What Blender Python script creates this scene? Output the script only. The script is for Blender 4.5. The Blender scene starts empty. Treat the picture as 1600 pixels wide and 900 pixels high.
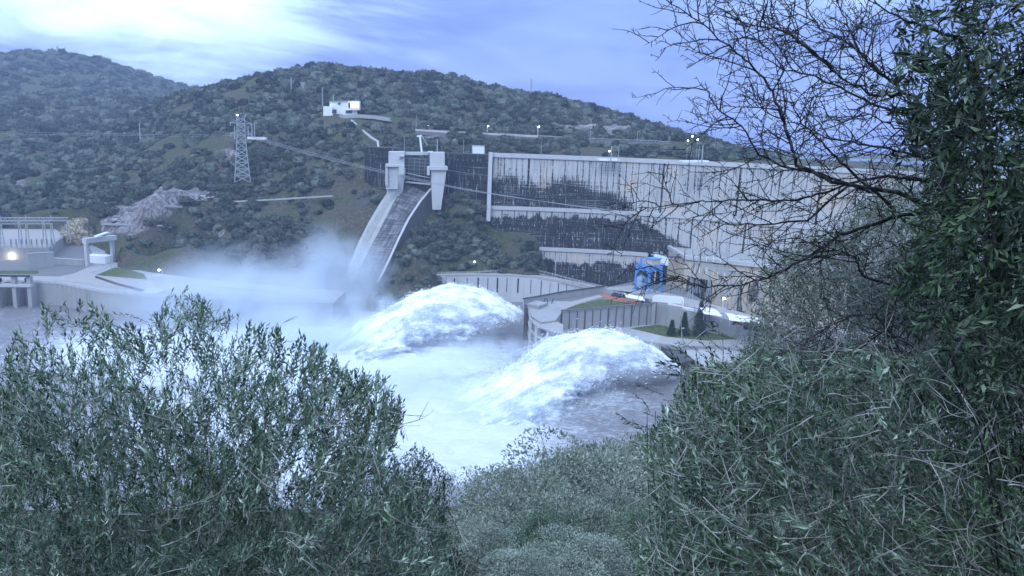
import bpy, math, random
import numpy as np
from mathutils import Vector, Matrix
random.seed(7); RS = np.random.RandomState(11)
sc = bpy.context.scene
C = bpy.context.scene.collection
R = math.radians
# ---------------------------------------------------------------- camera
CZ, F = 88.0, 1200.0
PITCH, ROLL = R(11.13), R(2.1)
cd = bpy.data.cameras.new('camera'); cam = bpy.data.objects.new('camera', cd); C.objects.link(cam)
cd.sensor_width = 36; cd.lens = 36 * F / 1600; cd.clip_start = 0.1; cd.clip_end = 9000
MR = Matrix.Rotation(math.pi/2 - PITCH, 3, 'X') @ Matrix.Rotation(ROLL, 3, 'Z')
cam.matrix_world = Matrix.Translation((0, 0, CZ)) @ MR.to_4x4()
sc.camera = cam
# ---------------------------------------------------------------- exposure
sc.view_settings.view_transform = 'Standard'; sc.view_settings.look = 'None'
sc.view_settings.exposure = 0.7; sc.view_settings.gamma = 1
sc.cycles.use_denoising = True
sc.cycles.volume_step_rate = 1.0; sc.cycles.volume_max_steps = 256
sc.cycles.volume_bounces = 4; sc.cycles.max_bounces = 6; sc.cycles.diffuse_bounces = 3; sc.cycles.transparent_max_bounces = 12
# ---------------------------------------------------------------- node helper
class NT:
    def __init__(s, tree): s.t = tree; s.n = tree.nodes; s.l = tree.links
    def new(s, typ, **kw):
        n = s.n.new(typ)
        for k, v in kw.items(): setattr(n, k, v)
        return n
    def put(s, sock, v):
        if isinstance(v, bpy.types.NodeSocket): s.l.new(v, sock)
        elif isinstance(v, (tuple, list)):
            sock.default_value = tuple(v) + ((1,) if len(v) == 3 and len(sock.default_value) == 4 else ())
        else: sock.default_value = v
    def m(s, op, a, b=0.0, c=None, clamp=False):
        n = s.new('ShaderNodeMath', operation=op, use_clamp=clamp)
        s.put(n.inputs[0], a); s.put(n.inputs[1], b)
        if c is not None: s.put(n.inputs[2], c)
        return n.outputs[0]
    def ss(s, x, a, b):      # smoothstep
        n = s.new('ShaderNodeMapRange', interpolation_type='SMOOTHSTEP')
        s.put(n.inputs[0], x); n.inputs[1].default_value = a; n.inputs[2].default_value = b
        return n.outputs[0]
    def noise(s, vec, scale, detail=4, rough=.55, dist=0, scl=None):
        if scl: 
            mp = s.new('ShaderNodeMapping'); s.put(mp.inputs[0], vec); mp.inputs[3].default_value = scl; vec = mp.outputs[0]
        n = s.new('ShaderNodeTexNoise'); s.put(n.inputs['Vector'], vec)
        n.inputs['Scale'].default_value = scale; n.inputs['Detail'].default_value = detail
        n.inputs['Roughness'].default_value = rough; n.inputs['Distortion'].default_value = dist
        return n.outputs[0]
    def mix(s, f, a, b, mode='MIX'):
        n = s.new('ShaderNodeMix', data_type='RGBA', blend_type=mode)
        s.put(n.inputs[0], f); s.put(n.inputs[6], a); s.put(n.inputs[7], b)
        return n.outputs[2]
    def attr(s, name): return s.new('ShaderNodeAttribute', attribute_name=name).outputs
# ---------------------------------------------------------------- world : dusk sky with cloud
SUN_EL, SUN_AZ = 38.0, 205.0       # azimuth clockwise from +Y
w = bpy.data.worlds.new('World'); sc.world = w; w.use_nodes = True
k = NT(w.node_tree); k.n.clear()
sky = k.new('ShaderNodeTexSky', sky_type='NISHITA'); sky.sun_disc = False
sky.sun_elevation = R(SUN_EL); sky.sun_rotation = R(SUN_AZ); sky.air_density = 1.2; sky.dust_density = 1.5
tc = k.new('ShaderNodeTexCoord').outputs['Generated']
sx = k.new('ShaderNodeSeparateXYZ'); k.put(sx.inputs[0], tc)
el = sx.outputs[2]; az = k.m('ARCTAN2', sx.outputs[0], sx.outputs[1])
# stretched cloud layer seen in perspective
den = k.m('ADD', k.m('MAXIMUM', el, 0.0), 0.09)
cv = k.new('ShaderNodeCombineXYZ'); k.put(cv.inputs[0], k.m('DIVIDE', sx.outputs[0], den)); k.put(cv.inputs[1], k.m('DIVIDE', sx.outputs[1], den)); k.put(cv.inputs[2], 3.3)
n1 = k.noise(cv.outputs[0], 0.55, 6, .55, .6)
n2 = k.noise(tc, 3.9, 8, .62, 1.3, (1, 1, 3.2))
cl = k.m('ADD', k.m('MULTIPLY', n1, .45), k.m('MULTIPLY', n2, .55))
# bright break in the cloud, low at the left
dx = k.m('DIVIDE', k.m('ADD', az, .47), .30); dy = k.m('DIVIDE', k.m('SUBTRACT', el, .135), .085)
gl = k.m('EXPONENT', k.m('MULTIPLY', k.m('ADD', k.m('MULTIPLY', dx, dx), k.m('MULTIPLY', dy, dy)), -1.0))
dx2 = k.m('DIVIDE', k.m('SUBTRACT', az, .36), .16); dy2 = k.m('DIVIDE', k.m('SUBTRACT', el, .20), .10)
gl2 = k.m('EXPONENT', k.m('MULTIPLY', k.m('ADD', k.m('MULTIPLY', dx2, dx2), k.m('MULTIPLY', dy2, dy2)), -1.0))
glow = k.m('ADD', gl, k.m('MULTIPLY', gl2, .42))
br = k.ss(k.m('ADD', k.m('MULTIPLY', cl, .95), k.m('MULTIPLY', glow, .52)), .59, 1.02)
base = k.mix(k.ss(cl, .41, .60), (.100, .165, .49), (.175, .27, .61))
warm = k.mix(k.ss(el, .0, .5), (0, 0, 0), (.48, .56, .74))           # brighter overhead
c1 = k.mix(br, base, (.80, 1.10, 1.24))
c2 = k.mix(k.ss(el, .22, .75), c1, k.mix(k.ss(cl, .3, .7), (.56, .80, 1.25), (1.0, 1.32, 1.80)))  # sky overhead, out of view, brightened to raise the light on the concrete
c2 = k.mix(k.ss(sx.outputs[1], .2, -.5), c2, k.mix(k.ss(cl, .3, .7), (.46, .66, 1.08), (.74, 1.0, 1.42)))  # unseen sky behind the camera also brightened, to light the dam face
bg1 = k.new('ShaderNodeBackground'); k.put(bg1.inputs[0], sky.outputs[0]); bg1.inputs[1].default_value = .012
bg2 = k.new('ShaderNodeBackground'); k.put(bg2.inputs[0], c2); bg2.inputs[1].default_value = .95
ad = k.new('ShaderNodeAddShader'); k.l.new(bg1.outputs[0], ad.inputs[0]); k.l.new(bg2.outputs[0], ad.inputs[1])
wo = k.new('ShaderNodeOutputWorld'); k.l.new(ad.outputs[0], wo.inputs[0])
sd = bpy.data.lights.new('sun', 'SUN'); sd.energy = .9; sd.angle = R(30); sd.color = (.82, .92, 1)
so = bpy.data.objects.new('sun', sd); C.objects.link(so)
a_ = R(SUN_AZ); sdir = Vector((math.sin(a_)*math.cos(R(SUN_EL)), math.cos(a_)*math.cos(R(SUN_EL)), math.sin(R(SUN_EL))))
so.rotation_euler = (-sdir).to_track_quat('-Z', 'Y').to_euler()
# ---------------------------------------------------------------- pixel -> world
def ray(u, v): return MR @ Vector((u - 800, -(v - 450), -F))
def P(u, v, Y):
    d = ray(u, v); t = Y / d.y; return Vector((d.x*t, Y, CZ + d.z*t))
def PZ(u, v, z):
    d = ray(u, v); t = (z - CZ) / d.z; return Vector((d.x*t, d.y*t, z))
MRT = MR.transposed()
def pix(x, y, z):
    c = np.stack([np.asarray(x, float), np.asarray(y, float), np.asarray(z, float) - CZ], -1) @ np.array(MR)
    return 800 - c[..., 0]/c[..., 2]*F, 450 + c[..., 1]/c[..., 2]*F
# ---------------------------------------------------------------- numpy noise
def sstep(x, a, b):
    t = np.clip((x-a)/(b-a), 0, 1); return t*t*(3-2*t)
_T = np.random.RandomState(5).rand(4096)
def vnoise(x, y, z=0.0):
    x, y, z = np.broadcast_arrays(np.asarray(x, float), np.asarray(y, float), np.asarray(z, float))
    xi, yi, zi = np.floor(x).astype(int), np.floor(y).astype(int), np.floor(z).astype(int)
    fx, fy, fz = x-xi, y-yi, z-zi
    fx = fx*fx*(3-2*fx); fy = fy*fy*(3-2*fy); fz = fz*fz*(3-2*fz)
    def h(a, b, c): return _T[((a*73856093) ^ (b*19349663) ^ (c*83492791)) & 4095]
    r = 0
    for i, wx in ((0, 1-fx), (1, fx)):
        for j, wy in ((0, 1-fy), (1, fy)):
            for l, wz in ((0, 1-fz), (1, fz)): r = r + h(xi+i, yi+j, zi+l)*wx*wy*wz
    return r
def fbm(x, y, z=0.0, o=4, g=.5):
    r, a, s, t = 0, 1, 1, 0
    for i in range(o):
        r = r + a*vnoise(np.asarray(x)*s+i*17.3, np.asarray(y)*s+i*9.1, np.asarray(z)*s+i*3.7); t += a; a *= g; s *= 2.03
    return r/t
# ---------------------------------------------------------------- object helpers
def thing(name, label, cat, loc=(0, 0, 0), rz=0, group=None):
    o = bpy.data.objects.new(name, None); C.objects.link(o); o.location = loc; o.rotation_euler = (0, 0, rz)
    o.empty_display_size = .5
    return tag(o, label, cat, group)
def tag(o, label, cat, group=None, kind=None):
    if label: o['label'] = label
    if cat: o['category'] = cat
    if group: o['group'] = group
    if kind: o['kind'] = kind
    return o
def npmesh(name, V, Fa, mat, parent=None, smooth=False, attrs=None):
    V = np.asarray(V, np.float32).reshape(-1, 3)
    me = bpy.data.meshes.new(name)
    if isinstance(Fa, list) and (len(Fa) == 0 or not isinstance(Fa[0], np.ndarray)):
        Fa = [np.asarray(Fa)] if len(set(map(len, Fa))) <= 1 else [np.asarray([f for f in Fa if len(f) == q]) for q in sorted(set(map(len, Fa)))]
    elif isinstance(Fa, np.ndarray): Fa = [Fa]
    tot = np.concatenate([np.full(len(a), a.shape[1]) for a in Fa]).astype(np.int32)
    idx = np.concatenate([a.reshape(-1) for a in Fa]).astype(np.int32)
    me.vertices.add(len(V)); me.vertices.foreach_set('co', V.reshape(-1))
    me.loops.add(len(idx)); me.loops.foreach_set('vertex_index', idx)
    me.polygons.add(len(tot)); st = np.zeros(len(tot), np.int32); st[1:] = np.cumsum(tot)[:-1]
    me.polygons.foreach_set('loop_start', st)
    me.polygons.foreach_set('use_smooth', np.full(len(tot), smooth))
    for kk, a in (attrs or {}).items():
        a = np.asarray(a, np.float32)
        if a.ndim == 1: me.attributes.new(kk, 'FLOAT', 'POINT').data.foreach_set('value', a)
        else: me.attributes.new(kk, 'FLOAT_VECTOR', 'POINT').data.foreach_set('vector', a.reshape(-1))
    me.update(calc_edges=True); me.validate()
    if mat: me.materials.append(mat)
    o = bpy.data.objects.new(name, me); C.objects.link(o)
    if parent: o.parent = parent
    return o
class MB:
    """Collects shapes; build() links them as one mesh, in the parent's local space when given world coordinates."""
    def __init__(s): s.v = []; s.f = []
    def add(s, vs, fs):
        n = len(s.v); s.v += [tuple(p) for p in vs]; s.f += [tuple(i+n for i in f) for f in fs]; return s
    def box(s, c, sz, rz=0, rx=0):
        m = Matrix.Rotation(rz, 3, 'Z') @ Matrix.Rotation(rx, 3, 'X'); c = Vector(c)
        vs = [c + m @ Vector((sz[0]*a/2, sz[1]*b/2, sz[2]*d/2)) for d in (-1, 1) for a, b in ((-1, -1), (1, -1), (1, 1), (-1, 1))]
        return s.add(vs, [(0, 3, 2, 1), (4, 5, 6, 7), (0, 1, 5, 4), (1, 2, 6, 5), (2, 3, 7, 6), (3, 0, 4, 7)])
    def bar(s, a, b, w, h=None):
        h = h or w; a, b = Vector(a), Vector(b); d = (b-a).normalized()
        u = d.cross(Vector((0, 0, 1)));  u = Vector((1, 0, 0)) if u.length < 1e-3 else u.normalized(); q = u.cross(d)
        vs = [p + u*w/2*i + q*h/2*j for p in (a, b) for i, j in ((-1, -1), (1, -1), (1, 1), (-1, 1))]
        return s.add(vs, [(0, 3, 2, 1), (4, 5, 6, 7), (0, 1, 5, 4), (1, 2, 6, 5), (2, 3, 7, 6), (3, 0, 4, 7)])
    def tube(s, pts, r, n=6, r2=None):
        pts = [Vector(p) for p in pts]; r2 = r if r2 is None else r2; N = len(pts); b = len(s.v)
        for i, p in enumerate(pts):
            d = (pts[min(i+1, N-1)] - pts[max(i-1, 0)]).normalized()
            u = d.cross(Vector((.13, .21, .97))).normalized(); q = d.cross(u); rr = r + (r2-r)*i/max(N-1, 1)
            for j in range(n):
                t = 2*math.pi*j/n; s.v.append(tuple(p + (u*math.cos(t) + q*math.sin(t))*rr))
        for i in range(N-1):
            for j in range(n): s.f.append((b+i*n+j, b+i*n+(j+1) % n, b+(i+1)*n+(j+1) % n, b+(i+1)*n+j))
        s.f.append(tuple(b+j for j in reversed(range(n)))); s.f.append(tuple(b+(N-1)*n+j for j in range(n)))
        return s
    def prism(s, poly, z0, z1):   # poly in plan, z1 may be a list
        n = len(poly); area = sum(poly[i][0]*poly[(i+1) % n][1]-poly[(i+1) % n][0]*poly[i][1] for i in range(n))
        if area < 0: poly = poly[::-1]; z1 = z1[::-1] if isinstance(z1, list) else z1
        zt = z1 if isinstance(z1, list) else [z1]*n
        vs = [(p[0], p[1], z0) for p in poly] + [(p[0], p[1], zt[i]) for i, p in enumerate(poly)]
        return s.add(vs, [tuple(reversed(range(n))), tuple(range(n, 2*n))] + [(i, (i+1) % n, n+(i+1) % n, n+i) for i in range(n)])
    def wall(s, pts, t, h, base=None):  # pts 3-D top line; wall of thickness t and height h (down)
        for a, b in zip(pts[:-1], pts[1:]):
            a, b = Vector(a), Vector(b); d = Vector((b.x-a.x, b.y-a.y, 0)).normalized(); nn = Vector((-d.y, d.x, 0))*t/2
            za, zb = (a.z-h, b.z-h) if base is None else (base, base)
            vs = [(a-nn), (b-nn), (b+nn), (a+nn)]; lo = [Vector((q.x, q.y, z)) for q, z in zip(vs, (za, zb, zb, za))]
            s.add(lo+vs, [(0, 3, 2, 1), (4, 5, 6, 7), (0, 1, 5, 4), (1, 2, 6, 5), (2, 3, 7, 6), (3, 0, 4, 7)])
        return s
    def ico(s, c, r, sub=1):
        import bmesh
        bm = bmesh.new(); bmesh.ops.create_icosphere(bm, subdivisions=sub, radius=1)
        s.add([Vector(c)+Vector((q.co.x*r[0], q.co.y*r[1], q.co.z*r[2])) for q in bm.verts], [tuple(x.index for x in f.verts) for f in bm.faces]); bm.free(); return s
    def build(s, name, mat, parent=None, smooth=False, bevel=0):
        v = np.array(s.v, np.float32)
        if parent is not None:
            L = Matrix.Translation(parent.location) @ Matrix.Rotation(parent.rotation_euler.z, 4, 'Z')
            q = parent.parent
            if q: L = (Matrix.Translation(q.location) @ Matrix.Rotation(q.rotation_euler.z, 4, 'Z')) @ L
            Li = np.array(L.inverted()); v = v @ Li[:3, :3].T + Li[:3, 3]
        o = npmesh(name, v, s.f, mat, parent, smooth)
        if bevel:
            b = o.modifiers.new('b', 'BEVEL'); b.width = bevel; b.segments = 1; b.limit_method = 'ANGLE'
        return o
def copy_tree(o, parent=None):
    c = o.copy(); C.objects.link(c); c.parent = parent
    for ch in [x for x in KIDS.get(o.name, [])]: copy_tree(ch, c)
    return c
KIDS = {}
def index_kids():
    KIDS.clear()
    for o in bpy.data.objects:
        if o.parent: KIDS.setdefault(o.parent.name, []).append(o)
# ---------------------------------------------------------------- materials
def mat(name, col=(.5, .5, .5), rough=.8, spec=.3, fn=None, metal=0):
    m = bpy.data.materials.new(name); m.use_nodes = True
    k = NT(m.node_tree); b = k.n['Principled BSDF']
    b.inputs['Roughness'].default_value = rough; b.inputs['Specular IOR Level'].default_value = spec; b.inputs['Metallic'].default_value = metal
    k.put(b.inputs['Base Color'], col)
    if fn:
        r = fn(k, b)
        if r is not None: k.put(b.inputs['Base Color'], r)
    return m
def geo(k): return k.new('ShaderNodeNewGeometry').outputs['Position']
def bump(k, b, h, s, d=.1):
    n = k.new('ShaderNodeBump'); k.put(n.inputs['Height'], h); n.inputs['Strength'].default_value = s; n.inputs['Distance'].default_value = d
    k.l.new(n.outputs[0], b.inputs['Normal'])
def concrete(name, c, d=(.10, .10, .10), amt=.5):
    def fn(k, b):
        p = geo(k)
        big = k.noise(p, .09, 5, .6); st = k.noise(p, .5, 5, .65, 0, (1, 1, .12)); fine = k.noise(p, 2.2, 4, .6)
        f = k.m('ADD', k.m('MULTIPLY', big, .4), k.m('MULTIPLY', st, .6))
        col = k.mix(k.m('MULTIPLY', k.ss(f, .48, .72), amt), c, d)
        return k.mix(k.m('MULTIPLY', fine, .35), col, tuple(x*.7 for x in c))
    return mat(name, c, .9, .2, fn)
M = {}
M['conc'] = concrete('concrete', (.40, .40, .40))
M['concl'] = concrete('pale_concrete', (.35, .35, .36), (.13, .13, .14), .6)
M['concw'] = concrete('white_concrete', (.50, .50, .52), (.22, .22, .23), .5)
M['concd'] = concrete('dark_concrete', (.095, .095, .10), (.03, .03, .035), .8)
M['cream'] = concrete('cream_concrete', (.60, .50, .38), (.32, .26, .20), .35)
M['road'] = concrete('asphalt', (.19, .185, .19), (.13, .13, .13), .6)
M['pave'] = concrete('pale_paving', (.38, .355, .35), (.20, .185, .185), .5)
M['concd2'] = mat('weathered_steel', (.13, .14, .16), .6)
M['rockd'] = concrete('dark_rock', (.09, .085, .08), (.03, .03, .03), .8)
M['red'] = mat('red_paving', (.36, .14, .09), .9)
M['steel'] = mat('galvanised_steel', (.36, .38, .41), .5, .4, metal=.3)
M['white'] = mat('white_paint', (.75, .76, .78), .5)
M['blue'] = mat('blue_paint', (.045, .17, .62), .5, .4, fn=lambda k, b: k.mix(k.ss(k.noise(geo(k), .9, 5), .45, .7), (.09, .27, .66), (.14, .32, .60)))
M['dark'] = mat('dark_metal', (.03, .035, .045), .6)
M['glass'] = mat('window_glass', (.04, .05, .07), .15, .6)
M['lblue'] = mat('pale_blue_steel', (.30, .38, .52), .6)
M['grass'] = mat('lawn_grass', (.07, .12, .03), .95, .1, fn=lambda k, b: k.mix(k.ss(k.noise(geo(k), .5, 6, .7), .35, .68), (.04, .075, .028), (.15, .155, .075)))
def lit(name, col, s):
    m = mat(name, (.8, .8, .8)); b = m.node_tree.nodes['Principled BSDF']
    b.inputs['Emission Color'].default_value = col+(1,); b.inputs['Emission Strength'].default_value = s; return m
M['lamp'] = lit('lamp_light', (1, .93, .75), 14)
M['lampw'] = lit('lamp_light_white', (.85, .93, 1), 10)
M['winlit'] = lit('lit_window', (1, .50, .16), 1.1)

# ================================================================ TERRAIN
WL = 10.0
cp = []
def tp(*a):
    for u, v, Y in a: q = P(u, v, Y); cp.append((q.x, q.y, q.z))
def tx(*a): cp.extend(a)
# far hill at the left
tp((-500, 130, 1350), (-250, 108, 1320), (-100, 96, 1300), (0, 92, 1300), (90, 87, 1300), (140, 91, 1300), (180, 103, 1300), (250, 126, 1300), (300, 143, 1300), (345, 165, 1300))
tp((0, 160, 900), (120, 165, 900), (220, 170, 900), (-250, 170, 900), (60, 200, 720), (160, 205, 720), (-200, 205, 720), (250, 195, 760))
tp((0, 235, 590), (100, 238, 580), (180, 232, 570), (-250, 235, 600), (0, 275, 510), (90, 290, 490), (-200, 300, 490), (170, 270, 510))
tp((30, 335, 450), (100, 340, 440), (-200, 345, 450), (150, 330, 430))
tx((-1200, 1700, 150), (-600, 1700, 120), (-300, 1700, 80), (0, 1500, 70), (500, 1500, 70), (1000, 1500, 90), (1200, 900, 90), (-1400, 900, 150), (-1000, 400, 110), (-900, 0, 100))
# middle hill
tp((215, 170, 660), (260, 152, 650), (310, 141, 640), (370, 128, 640), (440, 113, 640), (490, 108, 640), (560, 118, 640), (640, 128, 640), (720, 136, 640), (800, 156, 625),
   (860, 161, 610), (930, 181, 600), (990, 201, 590), (1050, 224, 580), (1100, 234, 575), (1170, 246, 570), (1300, 258, 570), (1500, 262, 600))
tx((-330, 820, 85), (-150, 840, 95), (50, 830, 85), (250, 800, 66), (450, 760, 66))
tp((505, 181, 520), (560, 181, 520), (440, 190, 525), (620, 185, 525), (340, 180, 560), (330, 205, 530), (720, 180, 560), (820, 195, 540), (900, 200, 540))
tp((650, 208, 500), (760, 213, 500), (880, 217, 500), (1000, 222, 500), (1080, 226, 505))
tp((400, 218, 490), (300, 235, 500), (240, 250, 500), (470, 225, 480), (540, 210, 475), (590, 225, 455), (400, 260, 465), (300, 265, 470), (480, 262, 448), (560, 250, 430),
   (450, 300, 430), (350, 300, 435), (250, 300, 440), (540, 300, 415), (480, 350, 402), (380, 350, 402), (250, 350, 405), (200, 375, 395), (520, 350, 396), (575, 290, 416), (560, 335, 400),
   (300, 400, 372), (400, 400, 370), (480, 400, 375), (200, 400, 378), (520, 410, 375))
tp((665, 225, 455), (760, 232, 455), (900, 238, 455), (1030, 245, 465))
tx((0, 425, 66), (60, 425, 60), (120, 410, 55), (180, 390, 55), (250, 330, 55), (200, 450, 62), (300, 450, 60), (110, 450, 68), (350, 350, 60))
# bank under the dam
tp((690, 330, 392), (720, 345, 392), (760, 362, 390), (820, 395, 385), (700, 390, 378), (760, 405, 378), (850, 420, 376), (640, 400, 375), (620, 440, 355), (650, 462, 340), (700, 428, 366), (700, 450, 358))
tx((30, 376, 11), (50, 382, 9), (70, 370, 8), (10, 358, 9), (60, 388, 12), (100, 370, 9),
 (42, 384, 12), (60, 376, 11), (30, 368, 12), (90, 362, 11), (20, 358, 9), (24, 390, 22), (120, 345, 10))
tx((-52, 400, 50), (-60, 385, 35), (-70, 372, 18))
# left bank yard (under the slab), river bed, platforms
tx((-230, 395, 19), (-180, 395, 19), (-140, 370, 19), (-120, 350, 18), (-95, 350, 17), (-230, 350, 19), (-180, 345, 15), (-300, 380, 19))
for x, y in ((-40, 330), (-100, 315), (-60, 300), (-160, 315), (-160, 280), (-230, 300), (-230, 240), (-350, 260), (-350, 320), (-100, 240), (-160, 200), (-40, 260), (0, 300), (0, 350), (20, 240), (-40, 200), (50, 215), (50, 260),
             (0, 190), (80, 240), (110, 215), (160, 190), (-100, 185), (-300, 190), (60, 300), (100, 300), (40, 340), (100, 345), (150, 280), (90, 195)): cp.append((x, y, 3.0))
# camera-side slope
tx((0, -5, 88), (-12, 0, 86.2), (0, 0, 86.3), (12, 0, 85.3), (0, 8, 81.5), (-12, 10, 79), (12, 10, 79.5), (0, 25, 71), (-20, 30, 66), (20, 30, 68), (0, 50, 56), (25, 50, 62), (-30, 55, 50), (50, 60, 62),
   (0, 85, 38), (30, 85, 44), (-50, 90, 30), (60, 95, 42), (0, 125, 20), (35, 130, 24), (-45, 130, 15), (70, 145, 22), (-10, 160, 8), (50, 172, 8), (-120, 130, 14), (-120, 70, 45), (-80, 30, 70), (80, 30, 85), (120, 90, 70),
   (150, 140, 50), (250, 150, 70), (-250, 100, 30), (-250, 0, 90), (200, 0, 110), (0, -80, 110), (-400, 100, 40), (-600, 200, 60), (-600, 350, 60), (500, 150, 110), (0, -300, 150), (300, 230, 60))
cp = np.array(cp)
CL = np.array([(-12.5, 402), (22, 403), (58, 399), (92, 388), (124, 371), (154, 349), (182, 322), (206, 292), (226, 258), (240, 230)], float)
YP = [tuple(PZ(u, v, 20))[:2] for u, v in [(-350, 436), (0, 439), (62, 441), (200, 459), (440, 471), (470, 452), (400, 447), (300, 439), (230, 432), (196, 425), (186, 402), (140, 374), (0, 372), (-350, 374)]]
def clampz(x, y, z):
    dy = np.interp(x, CL[:, 0], CL[:, 1]); m1 = sstep(x, 10, 24)*sstep(dy-3-y, 0, 5)*(1-sstep(x, 150, 210))*sstep(y, 246, 256)
    m2 = sstep(x, -34, -26)*sstep(366-y, 0, 4)*sstep(y, 246, 256)*(1-sstep(x, 150, 210))
    z = z - np.maximum(z-7.0, 0)*np.maximum(m1, m2)
    c = np.zeros(len(x), bool); j = len(YP)-1
    for i in range(len(YP)):
        xi, yi = YP[i]; xj, yj = YP[j]; c ^= ((yi > y) != (yj > y)) & (x < (xj-xi)*(y-yi)/(yj-yi+1e-9)+xi); j = i
    return np.where(c, np.minimum(z, 19.0), z)
def _phi(d): return np.sqrt(d*d + 36.0)
def rbf_fit(c):
    n = len(c); A = np.zeros((n+3, n+3)); S = 100.0
    D = np.hypot(c[:, None, 0]-c[None, :, 0], c[:, None, 1]-c[None, :, 1]); A[:n, :n] = -_phi(D)/S - np.eye(n)*.03
    A[:n, n] = 1; A[:n, n+1:] = c[:, :2]/S; A[n:, :n] = A[:n, n:].T
    return np.linalg.solve(A, np.r_[c[:, 2], 0, 0, 0])
_W = rbf_fit(cp)
def TH(x, y, rough=True):
    x = np.asarray(x, float); y = np.asarray(y, float); sh = x.shape; x = x.ravel(); y = y.ravel(); z = np.zeros(len(x)); n = len(cp)
    for i in range(0, len(x), 20000):
        a, b = x[i:i+20000], y[i:i+20000]
        z[i:i+20000] = -_phi(np.hypot(a[:, None]-cp[None, :, 0], b[:, None]-cp[None, :, 1]))/100 @ _W[:n] + _W[n] + a/100*_W[n+1] + b/100*_W[n+2]
    if rough:
        d = np.hypot(x, y); amp = np.clip((d-30)/200, 0, 1)*sstep(z, 14, 30)
        z = z + amp*((fbm(x/28, y/28, 0, 4)-.5)*9 + (fbm(x/160, y/160, 4, 3)-.5)*np.clip((d-450)/300, 0, 1)*26)
    z = clampz(x, y, z)
    return z.reshape(sh)
def axis(segs):
    out = []
    for a, b, st in segs: out += list(np.arange(a, b, st))
    return np.array(out + [segs[-1][1]])
xs = axis([(-1700, -1200, 60), (-1200, -420, 14), (-420, -260, 5), (-260, 240, 2.6), (240, 420, 8), (420, 1700, 60)])
ys = axis([(-900, -60, 60), (-60, 0, 8), (0, 30, 2), (30, 680, 2.8), (680, 1400, 13), (1400, 2080, 60)])
X, Y = np.meshgrid(xs, ys); Z = TH(X, Y)
# never dig into the structures that stand on flat ground
def edge_pts(pp, z): return [tuple(PZ(u, v, z))[:2] for u, v in pp]
def grid_faces(nx, ny):
    i = np.arange(nx*ny).reshape(ny, nx); return np.stack([i[:-1, :-1], i[:-1, 1:], i[1:, 1:], i[1:, :-1]], -1).reshape(-1, 4)
# outside the modelled valley the far plain stays low and level
U_, V_ = pix(X, np.maximum(Y, 1), Z)
rock = np.zeros_like(Z)
def blob(u0, v0, ru, rv, s=1.0):
    global rock
    rock = np.maximum(rock, s*np.exp(-(((U_-u0)/ru)**2+((V_-v0)/rv)**2)**1.5)*(Y > 150))
blob(285, 302, 55, 16); blob(215, 325, 62, 18); blob(195, 350, 45, 16); blob(105, 372, 22, 16, .9); blob(360, 245, 22, 14, .8); blob(340, 340, 30, 10, .8)
blob(930, 200, 110, 14, .9); blob(20, 285, 30, 30, .5); blob(420, 290, 30, 10, .5); blob(690, 215, 35, 10, .7)
def terr(k, b):
    p = geo(k); A = k.attr('rock')[2]
    n = k.noise(p, .06, 6, .62); f = k.noise(p, .7, 6, .7)
    soil = k.mix(k.ss(f, .35, .7), (.065, .058, .044), (.15, .13, .10))
    gr = k.mix(k.ss(f, .3, .7), (.045, .060, .028), (.105, .115, .065))
    g = k.mix(k.ss(n, .42, .60), soil, gr)
    cr = k.noise(p, .35, 7, .75, 1.2, (1, 1, .35))
    rk = k.mix(k.ss(cr, .40, .62), (.10, .09, .095), (.36, .32, .33))
    e = k.m('ADD', A, k.m('MULTIPLY', k.m('SUBTRACT', n, .5), .5))
    bump(k, b, cr, .8, 1.5)
    return k.mix(k.ss(e, .28, .5), g, rk)
M['terr'] = mat('hillside_ground', rough=.95, spec=.1, fn=terr)
Z = Z + rock*(fbm(X/5, Y/5, 2, 3)-.5)*6
o = npmesh('terrain', np.stack([X, Y, Z], -1), grid_faces(len(xs), len(ys)), M['terr'], None, True, {'rock': rock.ravel()})
tag(o, None, None, kind='structure')
# ================================================================ WATER
def jetpath(pts):
    pts = np.array([tuple(p) for p in pts]); n = len(pts); t = np.linspace(0, n-1, 220)
    i = np.clip(t.astype(int), 0, n-2); f = (t-i)[:, None]
    p0 = pts[np.clip(i-1, 0, n-1)]; p1 = pts[i]; p2 = pts[i+1]; p3 = pts[np.clip(i+2, 0, n-1)]
    return .5*((2*p1) + (-p0+p2)*f + (2*p0-5*p1+4*p2-p3)*f*f + (-p0+3*p1-3*p2+p3)*f**3)
def crest_path(px, ys_):     # ridge line of a plume from its outlet outwards
    return jetpath([P(u, v, y) for (u, v), y in zip(px, ys_)])
J1 = crest_path([(823, 492), (790, 470), (755, 454), (705, 448), (655, 458), (610, 478), (560, 512), (500, 552), (440, 580)], [298, 297, 295, 292, 288, 283, 276, 268, 262])
J2 = crest_path([(1068, 578), (1030, 548), (985, 524), (930, 513), (885, 524), (840, 546), (790, 582), (730, 625), (660, 662), (600, 690)], [246, 244, 241, 238, 234, 229, 223, 216, 209, 204])
land = [(-130, 262, 30), (-90, 290, 26), (-10, 180, 16), (-70, 200, 34), (-45, 180, 24), (-60, 268, 34), (-85, 262, 30), (-30, 262, 26), (-20, 212, 28), (-40, 205, 30), (-55, 225, 36), (0, 225, 20), (-110, 250, 30), (-60, 245, 34), (-15, 195, 26)]
wx = axis([(-2000, -330, 60), (-330, -170, 4), (-170, 130, .9), (130, 330, 10)]); wy = axis([(60, 130, 5), (130, 330, .9), (330, 400, 3)])
A, B = np.meshgrid(wx, wy)
foam = np.zeros_like(A)
for x0, y0, r in land: foam = np.maximum(foam, np.exp(-((A-x0)**2+(B-y0)**2)/(r*r)))
for J in (J1, J2):
    for q in J[85::12]: foam = np.maximum(foam, .8*np.exp(-((A-q[0])**2+(B-q[1]+4)**2)/(15**2)))
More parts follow.
